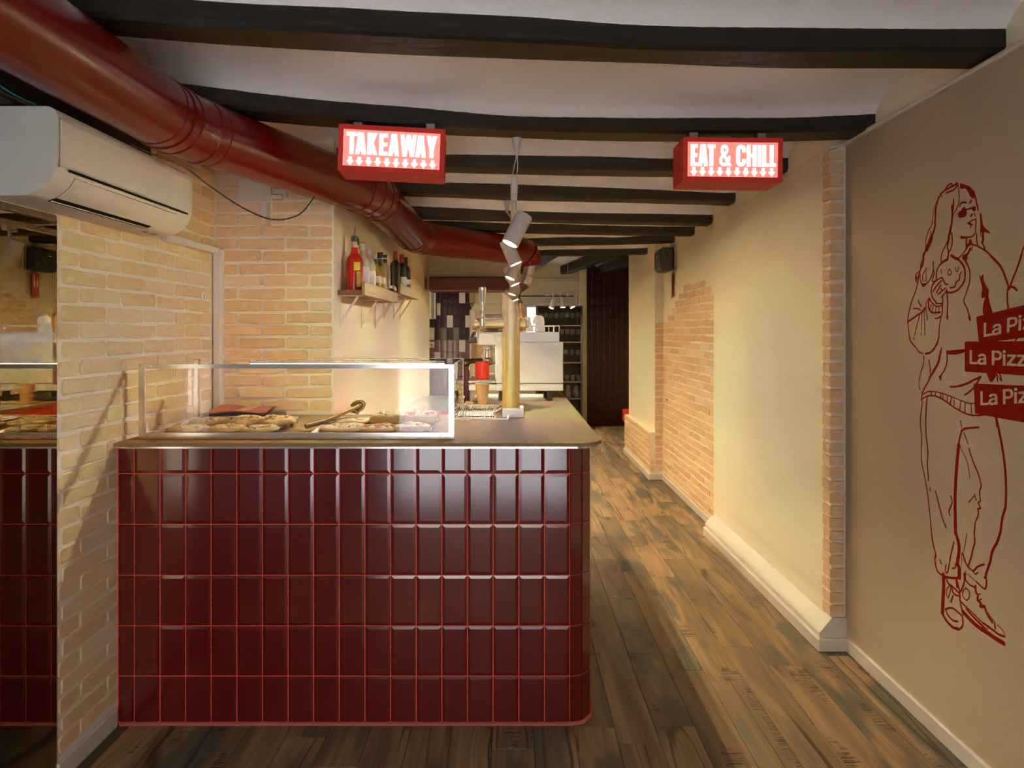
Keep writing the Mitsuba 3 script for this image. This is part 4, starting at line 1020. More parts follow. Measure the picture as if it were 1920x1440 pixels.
CG = 'white cups on the coffee machine'
cup('white coffee cup tipped over on top of the cups on the coffee machine', 0.195, 4.55, 1.612, CG, tilt=0.10, s=1.05)
cup('upside down white cup under the tipped cup, left', 0.115, 4.50, 1.562, CG, rot=0.4)
cup('upside down white cup under the tipped cup, right', 0.205, 4.55, 1.562, CG, rot=-0.5, s=0.92)
cup('pale cup standing behind the gold tap stub on the coffee machine', 0.110, 4.72, 1.610, CG, rot=1.2)
cup('white cup at the back of the coffee machine, beside the rail', 0.09, 4.74, 1.562, CG, rot=2.2, s=0.9)
cb_ = thing('copper_bottle', 'copper coloured bottle with black pourer behind the beer tower', 'bottle')
part(cb_, 'glass', lathe([(0, 0.0), (0.030, 0.0), (0.033, 0.004), (0.033, 0.10), (0.030, 0.125), (0.015, 0.155), (0.012, 0.165), (0.012, 0.20), (0, 0.20)], (0.066, 4.50, 1.562), 28), 'copper')
part(cb_, 'pourer', cat([cyl((0.066, 4.5, 1.762), (0.066, 4.5, 1.78), 0.016, n=16), cyl((0.066, 4.5, 1.78), (0.060, 4.5, 1.80), 0.009, n=12)]), 'black_plastic', 'black pourer')
plate = lathe([(0, 0.002), (0.045, 0.0), (0.055, 0.002), (0.088, 0.013), (0.0885, 0.0145), (0.055, 0.005), (0, 0.005)], n=32)
plate_d = mikit.ply(plate, 'surface_porcelain', 40)
for cx, cy, n in ((-0.125, 4.80, 14), (-0.135, 4.56, 7)):
    for k in range(n):
        key = number('plate')
        scene[key] = {**plate_d, 'to_world': T().translate([cx + rng.uniform(-0.002, 0.002), cy, 1.559 + 0.0092 * k])}
        tag(key, 'white plate in a stack on top of the coffee machine', 'plate', 'plates stacked on the coffee machine')

# ------------------------------------------------------------------ bottle shelves


def shelf(label, y0, y1, zb, brackets, brk_y):
    s = thing('wall_shelf', label, 'shelf')
    part(s, 'board', cbox(-0.936, -0.806, y0, y1, zb, zb + 0.026, 0.002), 'pale_wood', smooth=False, uvc=(0.2, 0))
    part(s, 'front_lip', cbox(-0.806, -0.788, y0, y1, zb - 0.002, zb + 0.070, 0.002), 'pale_wood', 'raised wooden front lip', smooth=False, uvc=(0.7, 0))
    part(s, 'end_face', cbox(-0.936, -0.806, y0 - 0.002, y0 + 0.002, zb, zb + 0.026, 0.001), 'dark_wood', 'dark stained end of the board')
    for y in brk_y:
        b = part(s, 'bracket', cat([cbox(-0.934, -0.812, y, y + 0.018, zb - 0.006, zb, 0.001), cbox(-0.935, -0.929, y, y + 0.018, zb - 0.175, zb, 0.001)]), 'white_trim', 'white metal bracket')
        part(b, 'brace', sweep([(-0.930, y + 0.009, zb - 0.15), (-0.84, y + 0.009, zb - 0.006)], 0.0075, 6), 'white_trim')


shelf('long wooden wall shelf with front lip holding spirits', 3.455, 4.462, 1.762, True, (3.50, 4.00, 4.40))
shelf('short wooden wall shelf with front lip holding dark bottles', 4.56, 5.45, 1.836, True, (4.70, 5.10, 5.38))


def bottle(label, cat_, x, y, z, prof, mat, cap, capm, lab=None, labm='paper_white', group='bottles on the wall shelves', lid=None):
    t = thing('bottle', label, 'bottle', group)
    part(t, 'glass', lathe(prof, (x, y, z), 28), mat)
    part(t, 'cap', lathe([(0, cap[0]), (cap[2], cap[0]), (cap[2], cap[1]), (0, cap[1])], (x, y, z), 20), capm)
    if lab:
        part(t, 'label', lathe([(lab[2], lab[0]), (lab[2] + 0.0006, lab[0]), (lab[2] + 0.0006, lab[1]), (lab[2], lab[1])], (x, y, z), 28), labm)
    return t


ZS, ZS2 = 1.788, 1.862
b1 = bottle('red liqueur bottle with black pourer at the near end of the shelf', 'bottle', -0.866, 3.545, ZS,
            [(0, 0), (0.043, 0), (0.046, 0.005), (0.046, 0.155), (0.042, 0.180), (0.024, 0.205), (0.0165, 0.225), (0.0155, 0.275), (0, 0.275)], 'red_liquor', (0.272, 0.302, 0.019), 'black_plastic')
part(b1, 'neck', lathe([(0.018, 0.222), (0.0175, 0.272), (0.0165, 0.272)], (-0.866, 3.545, ZS), 24), 'clear_bottle')
part(b1, 'neck_band', lathe([(0.0235, 0.206), (0.0188, 0.224), (0.0185, 0.240), (0.018, 0.240)], (-0.866, 3.545, ZS), 24), 'red_enamel', 'orange red neck label')
part(b1, 'front_label', extrude(sbox(-0.858, ZS + 0.11, -0.824, ZS + 0.155), 'y', 3.4975, 3.5005), 'yellow_label', 'yellow and dark label')
part(b1, 'side_label', cbox(-0.846, -0.822, 3.503, 3.508, ZS + 0.02, ZS + 0.105, 0.001), 'gold_liquor')
part(b1, 'pour_spout', sweep([(-0.866, 3.545, ZS + 0.30), (-0.866, 3.545, ZS + 0.325), (-0.863, 3.545, ZS + 0.358)], [0.008, 0.0045, 0.0035], 10), 'dark_steel')
part(b1, 'pourer_flap', cbox(-0.850, -0.842, 3.538, 3.552, ZS + 0.255, ZS + 0.292, 0.002), 'black_plastic')
SP = [(0, 0), (0.036, 0), (0.039, 0.005), (0.039, 0.165), (0.034, 0.190), (0.017, 0.215), (0.015, 0.255), (0, 0.255)]
bottle('pale green bottle with white cap and white label next to the red bottle', 'bottle', -0.862, 3.72, ZS, SP, 'pale_green_bottle', (0.245, 0.285, 0.0185), 'lamp_white', (0.03, 0.150, 0.0392))
bottle('second white capped bottle with white label on the shelf', 'bottle', -0.850, 3.84, ZS, SP, 'pale_green_bottle', (0.235, 0.272, 0.0205), 'lamp_white', (0.03, 0.135, 0.0392))
S2 = [(0, 0), (0.030, 0), (0.033, 0.005), (0.033, 0.130), (0.024, 0.155), (0.013, 0.175), (0.012, 0.225), (0, 0.225)]
bottle('slim bottle with green cap behind the white capped bottles', 'bottle', -0.885, 3.99, ZS, S2, 'pale_green_bottle', (0.205, 0.245, 0.014), 'green_paint')
bottle('left of two low golden bottles with patterned labels', 'bottle', -0.845, 4.00, ZS, S2, 'gold_liquor', (0.195, 0.225, 0.013), 'green_paint', (0.08, 0.12, 0.0332))
bottle('right of two low golden bottles with patterned labels', 'bottle', -0.838, 4.10, ZS, S2, 'gold_liquor', (0.195, 0.225, 0.013), 'dark_wood', (0.08, 0.12, 0.0332))
S3 = [(0, 0), (0.040, 0), (0.043, 0.005), (0.043, 0.195), (0.038, 0.222), (0.019, 0.240), (0.018, 0.275), (0, 0.275)]
bottle('tall clear bottle with black and white striped cap', 'bottle', -0.868, 4.25, ZS, S3, 'clear_bottle', (0.245, 0.30, 0.020), 'black_plastic', (0.252, 0.262, 0.0202))
bottle('tall clear bottle with dark cap behind the striped one', 'bottle', -0.868, 4.385, ZS, S3, 'clear_bottle', (0.245, 0.30, 0.020), 'black_plastic', (0.27, 0.28, 0.0202))
sh = thing('cocktail_strainer', 'shiny metal strainer and tongs lying at the far end of the long shelf', 'strainer')
part(sh, 'bowl', lathe([(0, 0), (0.030, 0.004), (0.040, 0.018), (0.042, 0.024), (0.038, 0.022), (0.028, 0.010), (0, 0.006)], n=24).apply_transform(trimesh.transformations.rotation_matrix(-0.6, [1, 0, 0])).apply_translation((-0.825, 4.38, ZS + 0.05)), 'polished_steel')
part(sh, 'handle', sweep([(-0.83, 4.34, ZS + 0.06), (-0.842, 4.27, ZS + 0.075), (-0.85, 4.22, ZS + 0.085)], 0.006, 8), 'polished_steel')
S4 = [(0, 0), (0.036, 0), (0.038, 0.005), (0.038, 0.185), (0.032, 0.215), (0.015, 0.235), (0.0145, 0.30), (0, 0.30)]
bottle('dark wine bottle with red capsule at the near end of the short shelf', 'bottle', -0.868, 4.80, ZS2, S4, 'wine_glass_dark', (0.235, 0.305, 0.0165), 'capsule_red')
bottle('dark wine bottle with pink label in the middle of the short shelf', 'bottle', -0.850, 4.98, ZS2, S4, 'wine_glass_dark', (0.235, 0.300, 0.0165), 'capsule_red', (0.03, 0.125, 0.0384))
bottle('dark wine bottle with black neck at the far end of the short shelf', 'bottle', -0.848, 5.16, ZS2, S4, 'wine_glass_dark', (0.235, 0.300, 0.0165), 'black_plastic', (0.08, 0.12, 0.0384))

# ------------------------------------------------------------------ kitchen and far room
hd2 = thing('extractor_hood', 'dark maroon metal hood under the cream lintel', 'hood')
part(hd2, 'body', extrude([(6.90, 2.02), (6.91, 2.135), (6.95, 2.162), (7.26, 2.162), (7.26, 2.004), (6.94, 2.004)], 'x', -0.885, -0.065), 'dark_red_paint', smooth=40)
part(hd2, 'slanted_end', trimesh.Trimesh([(-0.066, 6.905, 2.12), (-0.066, 6.905, 2.01), (-0.066, 7.25, 2.16), (-0.066, 7.25, 2.006), (-0.02, 6.93, 2.075), (-0.012, 7.22, 2.10), (-0.025, 6.93, 2.035), (-0.02, 7.22, 2.03)]).convex_hull, 'dark_red_paint')
part(hd2, 'lower_edge', cbox(-0.885, -0.065, 6.905, 6.925, 2.000, 2.018, 0.003), 'pale_red_edge')
material('pale_red_edge', gloss((0.28, 0.10, 0.08), 0.2))
part(hd2, 'bracket', cbox(-0.70, -0.66, 7.2, 7.3, 2.155, 2.20, 0.003), 'dark_steel')
part(hd2, 'bracket', cbox(-0.26, -0.22, 7.2, 7.3, 2.155, 2.20, 0.003), 'dark_steel')
kl = thing('ceiling_light', 'flat white ceiling light in the kitchen behind the lintel', 'lamp')
part(kl, 'frame', cbox(-0.95, -0.25, 8.4, 9.3, 2.585, 2.62, 0.004), 'white_trim')
part(kl, 'diffuser', box(-0.93, -0.27, 8.42, 9.28, 2.578, 2.586), 'emitter_dark', 'glowing diffuser', smooth=False, emit=(7.0, 6.0, 4.6), weight=2.0)
kw = thing('wall_cabinet', 'small steel cabinet with dark window high on the maroon tiled kitchen wall', 'cabinet')
part(kw, 'body', cbox(-1.385, -1.215, 10.33, 10.595, 1.765, 2.22, 0.004), 'steel')
part(kw, 'dark_window', cbox(-1.38, -1.325, 10.322, 10.332, 1.80, 2.11, 0.002), 'slot_black')
part(kw, 'door_edge', cbox(-1.285, -1.235, 10.318, 10.332, 1.78, 2.20, 0.002), 'dark_steel')
sw = thing('switch_box', 'white switch box with a round knob on the maroon kitchen tiles', 'switch')
part(sw, 'plate', cbox(-1.39, -1.265, 10.55, 10.592, 1.30, 1.395, 0.004), 'white_tile')
part(sw, 'knob', cyl((-1.305, 10.55, 1.345), (-1.305, 10.535, 1.345), 0.017, n=16), 'grey_tile')
st_ = thing('steel_worktable', 'low steel worktable in the kitchen behind the display case', 'table')
part(st_, 'top', cbox(-0.934, -0.475, 5.3, 6.6, 0.872, 0.902, 0.004), 'polished_steel')
for x in (-0.91, -0.50):
    for y in (5.34, 6.56):
        part(st_, 'leg', cbox(x - 0.02, x + 0.02, y - 0.02, y + 0.02, 0, 0.873, 0.003), 'steel')
part(st_, 'lower_shelf', cbox(-0.93, -0.48, 5.33, 6.57, 0.30, 0.32, 0.003), 'steel')
mx = thing('dough_mixer', 'tan dome topped appliance on a stand behind the coffee machine handle', 'appliance')
part(mx, 'dome', lathe([(0, 1.52), (0.055, 1.51), (0.10, 1.475), (0.125, 1.42), (0.130, 1.35), (0.130, 1.24), (0, 1.24)], (-0.30, 6.90, 0), 36), 'tan_shell')
part(mx, 'base', lathe([(0, 1.24), (0.135, 1.24), (0.135, 1.22), (0.06, 1.20), (0.06, 0.04), (0.15, 0.02), (0.15, 0), (0, 0)], (-0.30, 6.90, 0), 32), 'dark_steel')
lp = thing('wall_lamp', 'small cream wall lamp on the cream kitchen wall', 'lamp')
part(lp, 'shade', cbox(-0.685, -0.60, 10.50, 10.59, 2.03, 2.36, 0.01), 'tan_shell')
part(lp, 'mount', cyl((-0.645, 10.58, 2.0), (-0.645, 10.60, 2.0), 0.03, n=16), 'tan_shell')
single('wall_pipe', cbox(-0.68, -0.575, 10.52, 10.598, 0.0, 1.93, 0.02), 'paper_white', 'white boxed pipe on the cream kitchen wall', 'pipe')
single('panel_joint', cat([cbox(-0.57, 0.0, 10.594, 10.599, 2.018, 2.024, 0.001), cbox(-0.43, -0.425, 10.594, 10.599, 2.02, 2.4, 0.001)]), 'dark_steel', 'thin dark joint lines of the cream panelling on the kitchen wall', 'panel joint')

gk = thing('glass_cabinet', 'tall dark open cabinet of drinking glasses at the end of the bar', 'cabinet')
GX0, GX1, GY0, GY1, GT = 0.395, 1.115, 9.95, 10.30, 1.965
part(gk, 'side', cbox(GX0, GX0 + 0.03, GY0, GY1, 0, GT, 0.003), 'cabinet_edge')
part(gk, 'side', cbox(GX1 - 0.03, GX1, GY0, GY1, 0, GT, 0.003), 'cabinet_dark')
part(gk, 'back', cbox(GX0 + 0.02, GX1 - 0.02, GY1 - 0.02, GY1, 0, GT, 0.002), 'cabinet_dark')
part(gk, 'top', cbox(GX0, GX1, GY0, GY1, GT - 0.025, GT + 0.0, 0.003), 'cabinet_dark')
SH = [1.665, 1.405, 1.085, 0.785, 0.525, 0.25]
for z_ in SH:
    part(gk, 'shelf', cbox(GX0 + 0.03, GX1 - 0.03, GY0 + 0.005, GY1 - 0.02, z_ - 0.018, z_, 0.002), 'cabinet_edge')
WG = lathe([(0, 0), (0.032, 0.0), (0.032, 0.003), (0.005, 0.008), (0.0045, 0.085), (0.022, 0.10), (0.038, 0.13), (0.040, 0.16), (0.033, 0.20), (0.032, 0.20), (0.038, 0.16), (0.036, 0.13), (0.0, 0.098)], n=16)
TG = lathe([(0, 0), (0.034, 0.0), (0.040, 0.10), (0.038, 0.10), (0.032, 0.006), (0, 0.006)], n=16)
JG = lathe([(0, 0), (0.050, 0.0), (0.058, 0.09), (0.046, 0.17), (0.052, 0.205), (0.050, 0.205), (0.044, 0.17), (0.055, 0.09), (0.047, 0.006), (0, 0.006)], n=18)
material('cabinet_glass', {'type': 'thindielectric', 'int_ior': 1.38})
WD, TD = (mikit.ply(m_, 'surface_cabinet_glass', 40) for m_ in (WG, TG))
for z_, xs, d_, nm, lab, ct, grp in ((SH[0], np.linspace(0.465, 1.05, 8), WD, 'wine_glass', 'stemmed wine glass on the top shelf of the dark cabinet', 'wine glass', 'wine glasses on the top shelf'),
                                     (SH[1], np.linspace(0.80, 1.055, 4), WD, 'wine_glass', 'stemmed glass on the second shelf of the dark cabinet', 'wine glass', 'wine glasses on the second shelf'),
                                     (SH[2], np.linspace(0.865, 1.05, 3), WD, 'wine_glass', 'stemmed glass on the third shelf of the dark cabinet', 'wine glass', 'wine glasses on the third shelf'),
                                     (SH[3], np.linspace(0.88, 1.06, 3), TD, 'tumbler', 'low tumbler glass on the fourth shelf of the dark cabinet', 'glass', 'tumblers on the fourth shelf')):
    for x in xs:
        key = number(nm)
        scene[key] = {**d_, 'to_world': T().translate([float(x), 10.06 + float(rng.uniform(-0.01, 0.01)), z_])}
        tag(key, lab, ct, grp)
for x, s in ((0.90, 'left'), (1.03, 'right')):
    t = thing('glass_jug', f'{s} glass jug on the lowest visible shelf of the dark cabinet', 'jug')
    part(t, 'bowl', JG.copy().apply_translation((x, 10.06, SH[4])), 'cabinet_glass')
    part(t, 'handle', sweep(spline([(x + 0.05, 10.06, SH[4] + 0.17), (x + 0.085, 10.06, SH[4] + 0.16), (x + 0.085, 10.06, SH[4] + 0.09), (x + 0.056, 10.06, SH[4] + 0.06)], 5), 0.005, 8), 'cabinet_glass')

# ------------------------------------------------------------------ things on the right wall
sp = thing('speaker', 'black wall speaker hanging above the bare bricks', 'speaker')
part(sp, 'body', rbox(1.452, 1.585, 6.20, 6.48, 2.150, 2.385, 0.045), 'black_plastic', smooth=40)
part(sp, 'grille', rbox(1.444, 1.47, 6.225, 6.455, 2.175, 2.36, 0.012), 'black_plastic', smooth=40)
part(sp, 'back_plate', cbox(1.583, 1.608, 6.21, 6.47, 2.17, 2.40, 0.004), 'dark_steel')
part(sp, 'bracket', cat([cbox(1.50, 1.60, 6.32, 6.36, 2.38, 2.40, 0.003), cbox(1.52, 1.55, 6.31, 6.37, 2.37, 2.41, 0.004)]), 'steel', 'metal bracket')
part(sp, 'badge', cbox(1.4415, 1.445, 6.32, 6.36, 2.30, 2.315, 0.0005), 'steel', 'small pale logo')
part(sp, 'cable', sweep(spline([(1.57, 6.34, 2.39), (1.58, 6.33, 2.43), (1.585, 6.32, 2.455)], 4), 0.003, 6), 'black_plastic')
# the extinguisher notice stands out from the wall like a flag, so that from the street it is seen edge-on
es = thing('extinguisher_sign', 'red fire extinguisher notice below the speaker, seen in the mirror', 'sign')
fd = np.array([-0.0481, -0.194, 0.0])
fd /= np.linalg.norm(fd)
fpz = Plane((1.603, 6.42, 0), tuple(-fd * -1), (0, 0, 1))
part(es, 'plate', slab(fpz, rect(0.02, 0.16, 1.90, 2.145), 0.002, 0.0005, d0=-0.001), 'red_paint', smooth=False)
icon = [rect(0.105, 0.140, 2.00, 2.085), [(0.108, 2.085), (0.137, 2.085), (0.128, 2.105), (0.117, 2.105)], rect(0.117, 0.129, 2.105, 2.115), rect(0.100, 0.140, 2.113, 2.121)]
fire = [[(0.045, 2.01), (0.072, 2.005), (0.082, 2.03), (0.07, 2.07), (0.062, 2.05), (0.055, 2.10), (0.04, 2.06), (0.036, 2.03)]]
bars = [rect(0.035, 0.145, 1.945, 1.958), rect(0.05, 0.13, 1.915, 1.926)]
part(es, 'pictogram', cat([slab(fpz, q, 0.0008, 0.0002, d0=0.0008) for q in icon + fire]), 'paper_white', 'white extinguisher and flame', smooth=False)
part(es, 'text_bars', cat([slab(fpz, q, 0.0008, 0.0002, d0=0.0008) for q in bars]), 'capsule_red', smooth=False)
rbk = thing('red_box', 'small red rounded plastic box at the far end of the low brick step', 'box')
part(rbk, 'body', rbox(1.452, 1.54, 8.262, 8.36, 0.40, 0.535, 0.018), 'red_enamel', smooth=40)
part(rbk, 'lid', rbox(1.448, 1.545, 8.258, 8.365, 0.525, 0.556, 0.010), 'red_enamel', smooth=40)
pw = thing('wall_anchor', 'small dark hole plug in the bare brick wall', 'wall plug')
part(pw, 'pin', cyl((1.600, 6.545, 0.868), (1.594, 6.545, 0.862), 0.012, 0.006, n=10), 'slot_black')
wc = thing('wall_cable', 'thin pale cable along the top of the corridor wall', 'cable')
part(wc, 'line', sweep(spline([(1.563, 3.21, 2.470), (1.563, 3.7, 2.440), (1.563, 4.3, 2.425), (1.563, 4.93, 2.41)], 6), 0.003, 6), 'white_trim')
cv_ = thing('cable_conduit', 'white cable wrapped across the top of the brick pillar', 'cable')
part(cv_, 'line', cat([sweep(spline([(1.56, 3.20, 2.45), (1.561, 3.128, 2.462), (1.60, 3.126, 2.470), (1.645, 3.126, 2.485)], 6), 0.006, 8)]), 'white_trim')

